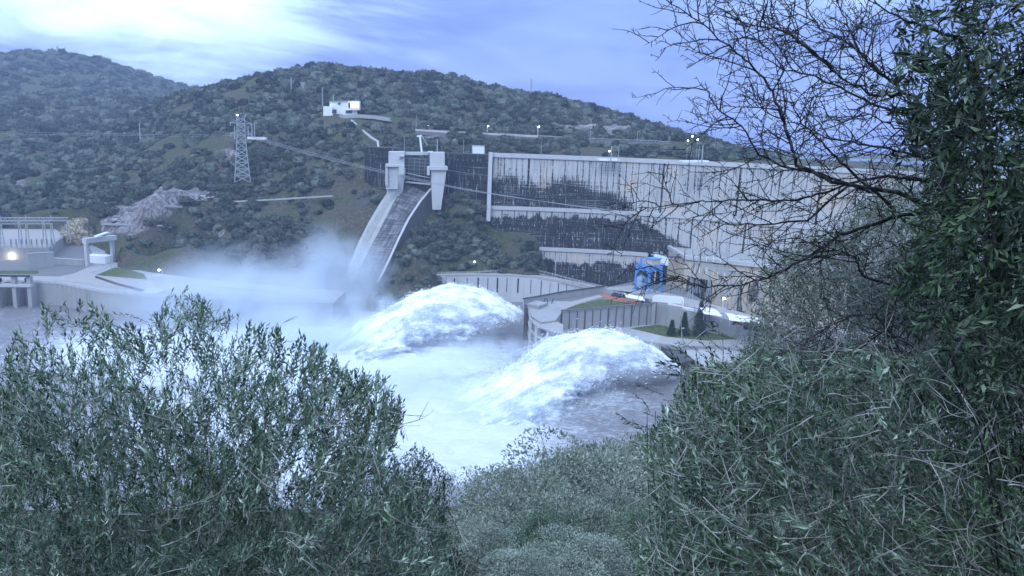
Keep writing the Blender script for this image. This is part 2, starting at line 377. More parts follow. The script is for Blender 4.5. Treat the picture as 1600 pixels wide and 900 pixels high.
tur = fbm(A/6, B/3.2, 1, 5, .55)-.5; ed = fbm(A/22, B/14, 8, 4)-.5
HW = WL + foam*(tur*5.0+.9) + tur*.45 + (fbm(A/1.7, B/1.1, 3, 3)-.5)*.35
def water(k, b):
    p = geo(k); fo = k.attr('foam')[2]
    n = k.noise(p, .16, 7, .68, 1.0, (1, 1.7, 1)); n2 = k.noise(p, .55, 7, .72, 1.2, (1, 1.8, 1))
    m = k.m('ADD', k.m('MULTIPLY', fo, 1.0), k.m('ADD', k.m('MULTIPLY', k.m('SUBTRACT', n, .5), .9), k.m('MULTIPLY', k.m('SUBTRACT', n2, .44), 1.5)))
    f = k.ss(m, .06, .75)
    k.put(b.inputs['Roughness'], k.m('ADD', .38, k.m('MULTIPLY', f, .4)))
    bump(k, b, k.m('ADD', n2, k.m('MULTIPLY', n, 1.5)), .7, .8)
    return k.mix(f, (.20, .185, .20), (.72, .76, .82))
M['water'] = mat('river_water', rough=.35, spec=.5, fn=water)
tag(npmesh('river_water', np.stack([A, B, HW], -1), grid_faces(len(wx), len(wy)), M['water'], None, True, {'foam': (foam+ed*.3*foam).ravel()}), None, None, kind='structure')
tag(MB().add([(-60, 426, 74), (30, 414, 74), (130, 385, 74), (200, 345, 74), (1500, 340, 74), (1500, 1400, 74), (300, 1200, 74), (-60, 500, 74)], [(0, 1, 2, 3, 4, 5, 6, 7)]).build('reservoir_water', mat('reservoir', (.05, .07, .10), .15, .5)), None, None, kind='structure')
# ================================================================ WATER PLUMES
def spray(k, b):
    at = k.attr('flow')[1]; ed = k.attr('edge')[2]
    n = k.noise(at, 1.0, 5, .55, .8); n2 = k.noise(at, 3.2, 4, .6, .4); n3 = k.noise(geo(k), .22, 5, .55, .6)
    s = k.m('ADD', k.m('MULTIPLY', n, .55), k.m('ADD', k.m('MULTIPLY', n2, .25), k.m('MULTIPLY', n3, .2)))
    bump(k, b, s, .35, 1.5)
    al = k.ss(k.m('ADD', k.m('MULTIPLY', ed, 1.5), k.m('SUBTRACT', k.m('MULTIPLY', s, 2.6), 1.6)), -.25, .45)
    k.put(b.inputs['Alpha'], al)
    b.inputs['Subsurface Weight'].default_value = .0
    rg = k.attr('edge')[2]; return k.mix(k.ss(k.m('ADD', s, k.m('MULTIPLY', k.m('SUBTRACT', rg, .75), .14)), .41, .60), (.42, .48, .58), (.98, .99, .99))  # top light put into the colour: whiter ridge, bluer body; ridge also more aerated
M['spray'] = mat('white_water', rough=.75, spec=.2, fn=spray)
M['drop'] = mat('flying_droplets', (.95, .96, .98), .6)
def plume(name, label, J, wid, near, seed, lift=0.0):
    """A fan of white water: ridge line J, skirts falling to the river on both sides."""
    ns, nt = len(J), 150
    s = np.linspace(0, 1, ns)[:, None]; t = np.linspace(-1, 1, nt)[None, :]
    T = np.gradient(J, axis=0); T[:, 2] = 0; T /= np.linalg.norm(T, axis=1)[:, None]; N = np.stack([-T[:, 1], T[:, 0], 0*T[:, 0]], 1)
    if N[:, 1].mean() > 0: N = -N                    # N points towards the viewer's bank
    w_ = np.where(t > 0, near(s), wid(s))
    prof = (1-np.abs(t)**1.75)**.8
    low = WL - 2.0 + np.clip(1-s*3.2, 0, 1)*(J[:, 2:3]-WL)*.86
    x = J[:, 0:1] + N[:, 0:1]*t*w_ + 0*t; y = J[:, 1:2] + N[:, 1:2]*t*w_ + 0*t; z = low + (J[:, 2:3]-low)*prof
    L = s*110; q = t*w_
    d = (fbm(L/17+seed, q/6, z/8, 5, .5)-.5)*sstep(s, 0, .35)*6.0 + (fbm(L/11, q/2.4+seed, z/3.4, 3, .5)-.5)*1.7*sstep(s, 0, .2)
    x = x + N[:, 0:1]*d*t; y = y + N[:, 1:2]*d*t; z = z + d*prof
    flow = np.stack([L/20+seed+0*t, q/4.6+seed, z/6], -1)
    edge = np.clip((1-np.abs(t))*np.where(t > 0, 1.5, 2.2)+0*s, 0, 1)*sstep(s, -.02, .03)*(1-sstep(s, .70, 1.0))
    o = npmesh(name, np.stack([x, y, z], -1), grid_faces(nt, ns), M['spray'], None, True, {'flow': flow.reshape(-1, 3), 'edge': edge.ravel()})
    tag(o, label, 'water jet', 'water jets from the outlets', 'thing')
    rs = np.random.RandomState(int(seed*10)); n = 15000; i = rs.randint(4, ns-2, n); j = (nt/2+(rs.beta(1.6, 1.6, n)-.5)*nt*.98).astype(int)
    Pt = np.stack([x[i, j], y[i, j], z[i, j]], 1); gi = np.stack([x[i+1, j]-x[i-1, j], y[i+1, j]-y[i-1, j], z[i+1, j]-z[i-1, j]], 1); gi /= np.linalg.norm(gi, axis=1)[:, None]
    up = np.stack([N[i, 0]*t[0, j]*.8, N[i, 1]*t[0, j]*.8, 1-.5*np.abs(t[0, j])], 1); h_ = rs.exponential(.38, n)*(.3+1.8*s[i, 0]); puff = vnoise(s[i, 0]*38, j/9.0, seed)
    h_ *= .3+2.2*sstep(puff, .45, .85); Pt = Pt+up*h_[:, None]; dr = gi+rs.normal(0, .16, (n, 3)); sd_ = np.cross(dr, rs.normal(0, 1, (n, 3))); sd_ /= np.linalg.norm(sd_, axis=1)[:, None]
    L_ = rs.uniform(.25, 1.1, n)[:, None]; W_ = rs.uniform(.04, .13, n)[:, None]; Vd = np.stack([Pt-dr*L_/2, Pt+sd_*W_, Pt+dr*L_/2, Pt-sd_*W_], 1).reshape(-1, 3)
    tag(npmesh('droplets', Vd, np.arange(n*4).reshape(-1, 4), M['drop'], o), None, None, kind='stuff'); return o
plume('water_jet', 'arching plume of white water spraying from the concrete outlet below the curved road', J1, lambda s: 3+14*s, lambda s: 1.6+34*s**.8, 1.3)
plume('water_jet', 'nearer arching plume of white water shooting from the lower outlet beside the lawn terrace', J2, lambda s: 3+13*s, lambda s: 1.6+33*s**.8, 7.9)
# ================================================================ MIST AND AIR
def mistmat(name, D, sc_, thr, col=(.86, .92, 1.0)):
    m = bpy.data.materials.new(name); m.use_nodes = True; k = NT(m.node_tree); k.n.clear(); o = k.new('ShaderNodeOutputMaterial'); pv = k.new('ShaderNodeVolumePrincipled'); k.l.new(pv.outputs[0], o.inputs['Volume'])
    tcn = k.new('ShaderNodeTexCoord').outputs['Object']; ln = k.new('ShaderNodeVectorMath', operation='LENGTH'); k.put(ln.inputs[0], tcn); r = ln.outputs['Value']
    n = k.noise(geo(k), sc_, 4, .6, .4); f = k.m('MULTIPLY', k.ss(r, 1.0, .15), k.ss(n, thr, thr+.3)); k.put(pv.inputs['Density'], k.m('MULTIPLY', f, D)); pv.inputs['Color'].default_value = col+(1,); pv.inputs['Anisotropy'].default_value = .0
    return m
def mist(c, r, D, lab, sc_=.05, thr=.30):
    m = MB().ico((0, 0, 0), (1, 1, 1), 3); o = npmesh('spray_mist', m.v, m.f, mistmat('mist', D, sc_, thr), None, True); o.location = c; o.scale = r
    tag(o, lab, 'mist', None, 'stuff'); return o
# ================================================================ DAM
dt = thing('dam', 'long pale concrete arch dam wall with dark water stains and horizontal walkways', 'dam', (60, 395, 20))
ctrl = np.array([(-12.5, 402), (22, 403), (58, 399), (92, 388), (124, 371), (154, 349), (182, 322), (206, 292), (226, 258)], float)
def curve(c, n):
    c3 = np.c_[c, np.zeros(len(c))]; t = np.linspace(0, len(c)-1, n); i = np.clip(t.astype(int), 0, len(c)-2); f = (t-i)[:, None]; g = len(c)
    p0 = c3[np.clip(i-1, 0, g-1)]; p1 = c3[i]; p2 = c3[i+1]; p3 = c3[np.clip(i+2, 0, g-1)]
    return (.5*((2*p1)+(-p0+p2)*f+(2*p0-5*p1+4*p2-p3)*f*f+(-p0+3*p1-3*p2+p3)*f**3))[:, :2]
cc = curve(ctrl, 3000); ds = np.r_[0, np.cumsum(np.hypot(*np.diff(cc, axis=0).T))]
Ld = ds[-1]; sa = np.arange(0, Ld, .3); dc = np.stack([np.interp(sa, ds, cc[:, 0]), np.interp(sa, ds, cc[:, 1])], 1)
tn = np.gradient(dc, axis=0); tn /= np.linalg.norm(tn, axis=1)[:, None]; nr = np.stack([tn[:, 1], -tn[:, 0]], 1)   # towards downstream (camera)
BEN = [(77.5, 52.4), (50.6, 32.0), (30.2, 8.0)]
OFF = [0.0, 2.2, 5.0, 9.5]
def dampt(s, off, z):
    i = np.clip(np.asarray(s)/.3, 0, len(sa)-1); return np.interp(i, np.arange(len(sa)), dc[:, 0]) + off*np.interp(i, np.arange(len(sa)), nr[:, 0]), np.interp(i, np.arange(len(sa)), dc[:, 1]) + off*np.interp(i, np.arange(len(sa)), nr[:, 1])
def damw(k, b, wm=0):
    st = k.attr('stain')[2]; q = k.attr('wuv')[1]
    hz = k.noise(q, .5, 5, .7, 0, (.06, 2.3, 1)); vt = k.noise(q, .8, 5, .65, 0, (1.2, .09, 1)); bg = k.noise(q, .05, 4, .6); ed = k.noise(q, 1.1, 6, .72, .4, (1.0, .55, 1))
    warm = k.mix(k.ss(bg, .51, .70), (.43, .425, .43), (.52, .43, .36))
    if wm: warm = (.54, .46, .37)
    base = k.mix(k.m('MULTIPLY', k.ss(vt, .46, .66), .7), warm, (.22, .22, .23))
    base = k.mix(k.m('MULTIPLY', k.ss(hz, .55, .7), .3), base, (.33, .32, .32))
    vs = k.noise(q, 1.0, 4, .65, 0, (1.5, .07, 1)); e = k.m('ADD', st, k.m('ADD', k.m('MULTIPLY', k.m('SUBTRACT', ed, .5), 1.5), k.m('ADD', k.m('MULTIPLY', k.m('SUBTRACT', hz, .5), 1.5), k.m('MULTIPLY', k.m('SUBTRACT', vs, .5), 2.0))))
    dk = k.mix(k.ss(k.m('MAXIMUM', hz, vs), .56, .70), (.013, .014, .017), (.24, .24, .25))
    return k.mix(k.ss(e, .28, .72), base, dk)
M['dam'] = mat('stained_concrete', rough=.9, spec=.2, fn=damw)
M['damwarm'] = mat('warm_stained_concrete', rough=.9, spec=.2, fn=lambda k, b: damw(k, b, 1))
def damwall(nm, s0, s1, z1, z0, o1, o0, st, pt=dampt, mate=None):
    S = np.arange(s0, s1+.01, .35); H = np.arange(0, 1.001, .35/(z1-z0)); a, h = np.meshgrid(S, H); z = z0+(z1-z0)*h
    x, y = pt(a, o0+(o1-o0)*h, z)
    V = np.stack([x, y, z], -1) - np.array(dt.location)
    return npmesh(nm, V, grid_faces(len(S), len(H))[:, ::-1], mate or M['dam'], dt, False, {'stain': st(a, h, z).ravel(), 'wuv': np.stack([a, z, 0*a], -1).reshape(-1, 3)})
JS = 6.3
def joints(a, h, lo, seed):
    j = np.abs((a/JS) % 1 - .5)*JS; jj = JS/2 - j      # distance to joint
    idx = np.floor(a/JS+.5); rnd = vnoise(idx*3.7+seed, idx*1.3)
    wd = .22 + .16*rnd
    line = (jj < wd)*(.9)*(vnoise(idx*5.1, h*3+seed) > .1)
    half = (j < .13)*(vnoise(np.floor(a/JS)*7.7+seed, 0*a) > .45)*.8*(1-h < vnoise(np.floor(a/JS)*2.2, seed+0*a)+.2)
    return np.maximum(line, half), jj, rnd
def drip(a, h, sd):
    return np.clip((vnoise(a/.55+sd*31, 0*a+sd)-.74)*3.6, -1, .55)*((1-h) < .75*vnoise(a/1.7+sd, 0*a+3))*1.0 - .0
def st1(a, h, z):
    l, jj, r = joints(a, h, 0, 1)
    left = 1-sstep(a, 35, 95)
    dd_ = np.clip(1-h-.12*vnoise(np.floor(a/JS+.5)*9.1, 0*a+2), 0, 1); hw = (.10+2.3*dd_**1.5*(.35+.9*r))*left*(vnoise(np.floor(a/JS+.5)*4.3, 0*a+8) > .12)+.35*(vnoise(a/1.1, h*4+2)-.5); tri = np.clip((hw-jj)*.9+.35, -1, .8)*(left > .05)
    mass = np.clip((.66*left+.12 - h)*3.2 + (vnoise(a/9, 0*a+4)-.5)*.9, -1, 1)*sstep(left, .0, .45)
    mass = np.where(left < .02, -1, mass)
    p = np.exp(-((a-104)/7)**2-((h-.62)/.16)**2)*.6*(vnoise(a/.9, h*.5+3) > .45)
    p2 = np.exp(-((a-186)/8)**2-((h-.35)/.25)**2)*.6*(vnoise(a/.9, h*.5+3) > .4)
    return np.maximum.reduce([l*1.05, tri, mass*.8, p, p2, drip(a, h, 1)])
def st2(a, h, z):
    l, jj, r = joints(a*.95+1, h, 0, 4)
    left = 1-sstep(a, 74, 128)
    mass = (left*1.12-.18 - h + (vnoise(a/4, 0*a+9)-.5)*.16)*6
    tri = np.clip(sstep(1-h, .0, .8)*(a < 100)*(.35+.6*r) - np.abs(jj-.05)*.45, -1, 1)
    return np.maximum.reduce([l*.85, drip(a, h, 5), np.clip(mass, -1, .85)*(left > .02), tri*(left > .02)])
def st3(a, h, z):
    l, jj, r = joints(a*1.03+2, h, 0, 8)
    mass = (.84 - h + (vnoise(a/3, 0*a+19)-.5)*.16)*7
    g = (vnoise(a/2.7, 0*a+31) > .93)
    return np.maximum(l*.6, np.clip(mass, -1, .85)-g*.8)
SB = 83.0   # where the lower block begins
w1 = damwall('upper_wall', 0, Ld-1, BEN[0][0], BEN[0][1], 0, OFF[1], st1); w1['label'] = 'tallest wall band with black streaks hanging from its joints'
w2 = damwall('middle_wall', 0, Ld-1, BEN[1][0], BEN[1][1], OFF[1]+1.2, OFF[2], st2)
w3 = damwall('lower_wall', 12, SB+6, BEN[2][0], BEN[2][1], OFF[2]+1.2, OFF[3], st3)
def strip(nm, s0, s1, o0, o1, z0, z1, mt, lab=None):
    m = MB(); S = np.arange(s0, s1, 2.0)
    for a, b in zip(S[:-1], S[1:]):
        q = []
        for s_, o_ in ((a, o0), (b, o0), (b, o1), (a, o1)): x, y = dampt(s_, o_, 0); q.append((float(x), float(y)))
        m.add([(p[0], p[1], z0) for p in q]+[(p[0], p[1], z1) for p in q], [(0, 1, 2, 3), (4, 7, 6, 5), (3, 2, 6, 7), (1, 0, 4, 5)] )
    o = m.build(nm, mt, dt)
    if lab: o['label'] = lab
    return o
strip('crest_parapet', 0, Ld-2, -.9, .9, 77.4, 79.6, M['concw'], 'pale parapet band along the top of the wall')
strip('crest_road', 0, Ld-2, -11, -.9, 76.6, 77.9, M['road'])
strip('walkway', 0, Ld-2, OFF[1]-1, OFF[1]+1.9, 50.7, 52.6, M['concw'], 'pale walkway band between the upper and middle wall')
strip('walkway', 12, SB+2, OFF[2]-1, OFF[2]+1.9, 30.3, 32.1, M['concw'], 'pale walkway band above the lowest wall')
strip('upstream_wall', 0, Ld-2, -12, -11, 60, 78.5, M['conc'])
m = MB(); x, y = dampt(0, .9, 0); x2, y2 = dampt(0, 6, 0); m.wall([(x-.8, y-1, 79.8), (x-.8, y-1.05, 79.7)], 1, 1)
m = MB(); m.add([(x-2, y+3, 45), (x+.0, y+3, 45), (x+.0, y-7, 45), (x-2, y-7, 45), (x-2, y+3, 79.9), (x, y+3, 79.9), (x, y-2.2, 79.9), (x-2, y-2.2, 79.9)], [(0, 1, 2, 3), (4, 7, 6, 5), (0, 4, 5, 1), (1, 5, 6, 2), (2, 6, 7, 3), (3, 7, 4, 0)])
m.build('end_pier', M['concw'], dt)
# straight dark wings either side of the spillway gate
def wing(nm, a, b, z1a, z1b, z0, thick, mt, lab):
    A_, B_ = Vector(a), Vector(b); L_ = (B_-A_).length
    def pt(s, off, z): t = s/L_; d = (B_-A_)/L_; return A_.x+d.x*s+d.y*off, A_.y+d.y*s-d.x*off
    def st(a_, h, z):
        gx = np.abs((a_ % 7.5)-3.75) < .15
        return .95 + 0*a_ - gx*.5*(vnoise(a_/7.5, h*5) > .5)
    o = damwall(nm, 0, L_, z1a, z0, 0, thick, st, pt); o['label'] = lab
    d = (B_-A_)/L_; nn = Vector((d.y, -d.x)); nrm = -nn if nn.y > 0 else nn
    bk = MB().prism([tuple(A_-nrm*.1), tuple(B_-nrm*.1), tuple(B_-nrm*9), tuple(A_-nrm*9)], z0, z1a+.05); bk.build('wall_core', M['concd'], dt)
    return o
wing('wing_wall', (-39, 407), (-14.6, 403.5), 78.6, 78.3, 30, 2.0, None, 'dark stained wall between the spillway gate and the pale wall')
wing('wing_wall', (-82, 421), (-62, 409), 80.0, 80.0, 50, 1.0, None, 'short dark wall running into the hillside beside the spillway')
# lower block with creamy return face
P0 = PZ(1041, 409, 30.2); P1 = P(1071, 402, 353); P2 = P(1185, 413, 340); P3 = P(1330, 432, 318); zt = P1.z
def blockst(a, h, z):
    m = (np.clip(np.minimum(a-1.0, 14-a)*.9, -1, 1))*(h < .62) + 0*a; m2 = np.clip((vnoise(a/2.2, h*2)-.62)*5, -1, .75)*(a > 18)*(h < .7)
    return np.maximum(np.where(h < .62+.02*vnoise(a, a), np.clip(m, -1, .8), -1), m2)
def seg(nm, A3, B3, z1, z0, st, mt=None):
    A_, B_ = Vector(A3[:2]), Vector(B3[:2]); L_ = (B_-A_).length; d = (B_-A_)/L_
    return damwall(nm, 0, L_, z1, z0, 0, 0, st, lambda s, off, z: (A_.x+d.x*s, A_.y+d.y*s), mt)
P0 = Vector((P1.x-6, P1.y+34, zt)); P0.x = (ray(1043, 412).x/ray(1043, 412).y)*P0.y
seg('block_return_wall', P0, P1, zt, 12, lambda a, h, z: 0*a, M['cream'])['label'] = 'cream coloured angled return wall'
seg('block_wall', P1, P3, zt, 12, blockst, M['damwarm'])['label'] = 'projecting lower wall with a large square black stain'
m = MB(); up = Vector((0, 0, .9)); m.wall([Vector((P0.x, P0.y-.6, zt))+up, Vector((P1.x, P1.y-.6, zt))+up, Vector((P3.x, P3.y-.6, zt))+up], 1.6, 1.7); m.build('block_parapet', M['concw'], dt)
MB().prism([(P0.x+.3, P0.y), (P1.x+.2, P1.y+.3), (P3.x, P3.y+.3), (P3.x+20, P3.y+50), (P0.x+20, P0.y+20)], 12, zt+.0).build('block_core', M['conc'], dt)
# pipes and plant on the block edge
m = MB()
for i in range(14):
    a = random.uniform(1018, 1066); q = P(a, random.uniform(394, 402), 366+random.uniform(-3, 3)); MB().box(q, (random.uniform(.8, 3), 1, random.uniform(.5, 1.8)), random.uniform(0, 1)).build('plant_equipment', M['steel'], dt)
MB().bar(P(1022, 404, 360), P(1045, 408, 356), 1.5, 4.2).build('white_pipe_cover', M['white'], dt)
# ================================================================ SPILLWAY
sp = thing('spillway', 'steep concrete spillway chute with gate between two tall piers', 'spillway', (-60, 385, 15))
def ip(tab, t): 
    tab = np.array(tab, float); q = np.linspace(0, 1, len(tab)); return [np.interp(t, q, tab[:, i]) for i in range(3)]
FLT = [(634, 284, 404), (613, 320, 396), (595, 356, 388), (578, 388, 380), (561, 422, 372), (545, 455, 364)]
RTT = [(675, 291, 400), (655, 315, 393), (637, 342, 386), (621, 374, 378), (606, 407, 371), (589, 441, 364)]
LTT = [(617, 290, 405), (598, 318, 398), (580, 348, 391), (565, 378, 384), (552, 410, 376), (530, 446, 368)]
n = 26; fl = []; rt = []; lt = []
for i in range(n):
    t = i/(n-1); fl.append(P(*ip(FLT, t))); rt.append(P(*ip(RTT, t))); lt.append(P(*ip(LTT, t)))
def chf(k, b):
    p = k.attr('wuv')[1]; a = k.noise(p, .5, 5, .7, 0, (.25, 1.6, 1)); c = k.noise(p, .7, 5, .7, 0, (1.8, .15, 1)); f = k.m('ADD', k.m('MULTIPLY', a, .5), k.m('MULTIPLY', c, .5))
    return k.mix(k.ss(f, .44, .60), (.055, .055, .065), (.24, .235, .255))
M['chute'] = mat('chute_concrete', rough=.7, spec=.3, fn=chf)
V = []; Fc = []; uv = []; K = 12
for i in range(n):
    r = rt[i] - Vector((0, 0, 5.0)); a = lt[i].copy(); a.z = fl[i].z-.05; e = (r-fl[i])
    for j in range(K+1): q = fl[i] + e*(j/K); V.append(tuple(q-sp.location)); uv.append((i*1.9, j*1.1, 0))
npmesh('chute_floor', np.array(V), grid_faces(K+1, n), M['chute'], sp, False, {'wuv': np.array(uv)})
def slab(nm, top, thick, h, mt, side, lab=None):
    m = MB(); V = []; nrm = Vector((.75, -.5, 0)).normalized()*side
    for p in top: V += [p, p+nrm*thick, p+nrm*thick-Vector((0, 0, h)), p-Vector((0, 0, h))]
    f = []
    for i in range(len(top)-1):
        b = 4*i
        for j in range(4): f.append((b+j, b+(j+1) % 4, b+4+(j+1) % 4, b+4+j))
    f += [(3, 2, 1, 0), tuple(4*(len(top)-1)+j for j in range(4))]; m.add(V, f); o = m.build(nm, mt, sp)
    if lab: o['label'] = lab
    return o
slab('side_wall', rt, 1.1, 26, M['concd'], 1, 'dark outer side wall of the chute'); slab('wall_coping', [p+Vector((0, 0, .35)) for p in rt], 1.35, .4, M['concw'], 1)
# left wall: inner face seen
V = []
for i in range(n): a = lt[i]; b = fl[i].copy(); b.z -= .3; V += [b, a, a+Vector((-1.6, .6, 0)), a+Vector((-1.6, .6, -18))]
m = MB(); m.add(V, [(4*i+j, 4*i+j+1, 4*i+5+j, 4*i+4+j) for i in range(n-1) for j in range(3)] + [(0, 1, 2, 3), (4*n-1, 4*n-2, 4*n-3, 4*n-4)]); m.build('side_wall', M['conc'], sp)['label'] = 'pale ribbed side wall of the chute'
m = MB()
for i in range(0, n-1): 
    for f_ in (0, .5):
        a = lt[i].lerp(lt[i+1], f_); b = fl[i].lerp(fl[i+1], f_); e = Vector((.18, -.18, 0)); m.bar(a+e, a.lerp(b, .55)+e, .35, .3)
m.build('wall_rib', M['conc'], sp)
# piers
def px_box(m, u0, u1, v0, v1, Y, dep, tap=0):
    a = P(u0, v0, Y); b = P(u1, v0, Y); c = P(u1-tap, v1, Y); d = P(u0+tap*.3, v1, Y); k_ = Vector((-.15*dep, dep, 0))
    m.add([a, b, c, d, a+k_, b+k_, c+k_, d+k_], [(3, 2, 1, 0), (4, 5, 6, 7), (0, 1, 5, 4), (1, 2, 6, 5), (2, 3, 7, 6), (3, 0, 4, 7)]); return m
m = MB(); px_box(m, 607, 632, 237, 262, 396, 14); px_box(m, 603, 622, 262, 296, 396, 15, 0); m.add([P(618, 262, 395.5), P(634, 262, 395.5), P(629, 300, 399), P(603, 330, 399), P(606, 262, 409), P(632, 262, 409), P(631, 300, 409), P(606, 330, 409)], [(3, 2, 1, 0), (4, 5, 6, 7), (0, 1, 5, 4), (1, 2, 6, 5), (2, 3, 7, 6), (3, 0, 4, 7)])
m.build('pier', M['concw'], sp, bevel=.15)
m = MB(); px_box(m, 602, 632, 257, 261, 394, 16); px_box(m, 623, 632, 258, 273, 393.5, 4); px_box(m, 623, 625.5, 243.5, 248, 394, 3); px_box(m, 623, 632, 243, 245, 394, 3); px_box(m, 602, 606, 259, 290, 394.5, 6); m.build('pier_collar', M['concw'], sp, bevel=.1)
m = MB(); px_box(m, 672, 695, 238, 262, 394, 14); px_box(m, 673, 698, 264, 328, 394, 12, 9); m.build('pier', M['concw'], sp, bevel=.15)
m = MB(); px_box(m, 669, 699.5, 260, 266, 392.5, 17); px_box(m, 667.5, 671.5, 261, 274, 392, 6); m.build('pier_collar', M['concw'], sp, bevel=.1)
m = MB(); px_box(m, 632, 672.5, 237.5, 242.5, 403, 6); m.build('bridge_deck', M['concw'], sp, bevel=.1)
# radial gate: curved plate with rib grid
gA = P(632, 246, 401); gB = P(673, 248, 401); m = MB(); NG = 12
def gp(t, h): q = gA.lerp(gB, t); ang = h*1.1; return Vector((q.x, q.y-2.2*math.sin(math.pi*h), q.z - h*13.5))
for i in range(NG): m.add([gp(0, i/NG), gp(1, i/NG), gp(1, (i+1)/NG), gp(0, (i+1)/NG)], [(0, 3, 2, 1)])
gt = m.build('gate', M['dark'], sp, True); m = MB()
for i in range(8): m.tube([gp(0, .04+i*.13)+Vector((0, -.4, 0)), gp(1, .04+i*.13)+Vector((0, -.4, 0))], .2, 4)
for i in range(6): m.tube([gp(i/5, h/8)+Vector((0, -.45, 0)) for h in range(9)], .22, 4)
m.build('gate_rib', M['concd2'], sp)
MB().bar(P(634, 270, 397), P(672, 278, 396), .35).bar(P(634, 284, 400), P(673, 288, 397), .9, .8).build('gate_beam', M['conc'], sp)
# crest furniture: white cabin, low boxes
cb = thing('crest_cabin', 'small white cube cabin on the dam crest beside the pale wall end', 'cabin', PZ(747, 243, 78.5))
m = MB(); px_box(m, 739, 757, 228, 242.5, 412, 6); m.build('wall', M['white'], cb, bevel=.1); MB().box(P(748, 228, 415)+Vector((0, 0, .1)), (6.6, 6.6, .25)).build('roof', M['concw'], cb)
lb = MB(); px_box(lb, 690, 714, 239, 242.5, 409, 3); tag(lb.build('crest_kiosk', M['white'], bevel=.2), 'long low white housing on the crest beside the gate pier', 'housing')
lb = MB(); px_box(lb, 668, 677, 236, 240, 400, 3); tag(lb.build('gate_hoist', M['concw'], bevel=.3), 'small rounded white hoist housing on top of the spillway bridge', 'hoist')
for u0, u1, Y_, vv in ((937, 968, 392, 251.5), (1067, 1108, 374, 254)):
    lb = MB(); px_box(lb, u0, u1, vv-3.2, vv, Y_, 5); lb.build
    tag(lb.build('crest_platform', M['white'], bevel=.1), 'raised white slab on the crest under ' + ('the pair of slim lamp masts' if u0 < 1000 else 'the thick twin masts'), 'platform')
cr = thing('slanted_crane_arm', 'pale slanted hoist arm standing behind the spillway gate', 'hoist arm', P(659, 238, 410))
MB().bar(P(659, 238, 410), P(656, 213, 412), .7).build('post', M['white'], cr); MB().bar(P(651.5, 213, 412), P(659, 212, 412), 1.0, .8).build('head', M['white'], cr); MB().bar(P(659, 212, 412), P(667, 226, 412), .35).build('stay', M['steel'], cr)
# ================================================================ STREET LAMPS
lampM = {}
def make_post(name, label, u, vb, vt, Y, lit_=None, group=None, arm=True, w=.11, side=-1, cat='lamp post'):
    b = P(u, vb, Y); t = P(u, vt, Y); h = t.z-b.z
    r = thing(name, label, cat, b, 0, group)
    m = MB(); m.tube([(0, 0, -1), (0, 0, h)], w*1.2, 6, w*.8); o = npmesh('pole', m.v, m.f, M['steel'] if lit_ is None else M['white'], r)
    if arm:
        m = MB(); m.bar((0, 0, h-.1), (side*1.1, -.2, h+.15), .12); m.box((side*1.4, -.25, h+.18), (.8, .3, .16)); npmesh('lamp_arm', m.v, m.f, M['white'], r)
    if lit_:
        m = MB().ico((side*1.3*arm, -.3, h+.02), (.28*lit_, .28*lit_, .2*lit_), 2); npmesh('lamp_head', m.v, m.f, M['lamp'], r, True)
    return r
make_post('street_lamp', 'lit white lamp post on the riverside road just above the olive bush top', 255, 455, 422, 345, 1.9)
make_post('street_lamp', 'thin unlit lamp post beside the grassy verge below the rock cutting', 175, 440, 399, 350)
make_post('street_lamp', 'unlit lamp post standing alone in the spray on the riverside road', 392, 466, 428, 338, side=1)
make_post('street_lamp', 'lit lamp with a glowing head on the bushy slope above the slotted wall', 740, 421, 409, 372, 1.8, side=.3)
for u, vb, vt, Y, lab in ((632, 238, 213, 402, 'pale mast with a ball top on the crest above the left pier'), (683, 241, 217, 404, 'stout pale mast just right of the slanted hoist arm'), (724, 243, 217, 410, 'thin pale mast between the long housing and the white cabin'),
    (845, 246, 222, 398, 'thin mast on the crest road above the streaked wall'), (954.5, 249, 228, 392, 'thick mast on the first raised crest slab'), (966, 249, 226, 392, 'thin mast at the right end of the first raised crest slab'),
    (1091, 252, 228, 372, 'thin mast of the close pair on the second crest slab'), (1096.5, 252, 227, 372, 'thick mast of the close pair on the second crest slab')):
    make_post('crest_mast', lab, u, vb, vt, Y, None, 'masts on the dam crest', False, .28 if 'thick' in lab or 'stout' in lab else .13, cat='mast')
for u, vb, vt, lt_, lab in ((761, 212, 197, 1.6, 'lit lamp on the hill road behind the white cabin'), (840, 216, 198, 1.6, 'lit lamp on the hill road above the streaked wall'), (922, 220, 201, None, 'unlit lamp on the hill road under the bare rock slope'), (995, 223, 206, None, 'unlit lamp at the far end of the hill road'), (650, 203, 182, None, 'unlit lamp where the hill road begins')):
    make_post('road_lamp', lab, u, vb, vt, 500, lt_, 'lamps along the hill road', True, .16, side=.4)
for u, v0, v1, Y, lab, wd in ((829, 158, 123, 620, 'tall radio mast rising from the hill ridge', .9), (91, 90, 72, 1290, 'tiny tower on the crest of the distant hill', 1.6), (504, 162, 137, 535, 'thin pole behind the white house', .3), (521, 160, 148, 522, 'short aerial on the white house roof', .3),
    (455, 136, 121, 575, 'pale pole high on the hill above the white house', .35), (219, 212, 192, 520, 'pole on the slope crossed by the long wire', .3), (367, 212, 196, 480, 'short pole left of the lattice pylon', .3)):
    make_post('mast', lab, u, v0+3, v1, Y, None, None, False, wd, cat='mast')
for i, (u, v) in enumerate(((388, 210), (394, 212), (398, 213))): make_post('switch_post', ['shorter post behind the lattice pylon', 'middle post of the three behind the pylon', 'tallest post with an arm behind the pylon'][i], u, v, (197, 194, 192)[i], 470, None, 'posts behind the pylon', i == 2, .3, side=1, cat='post')
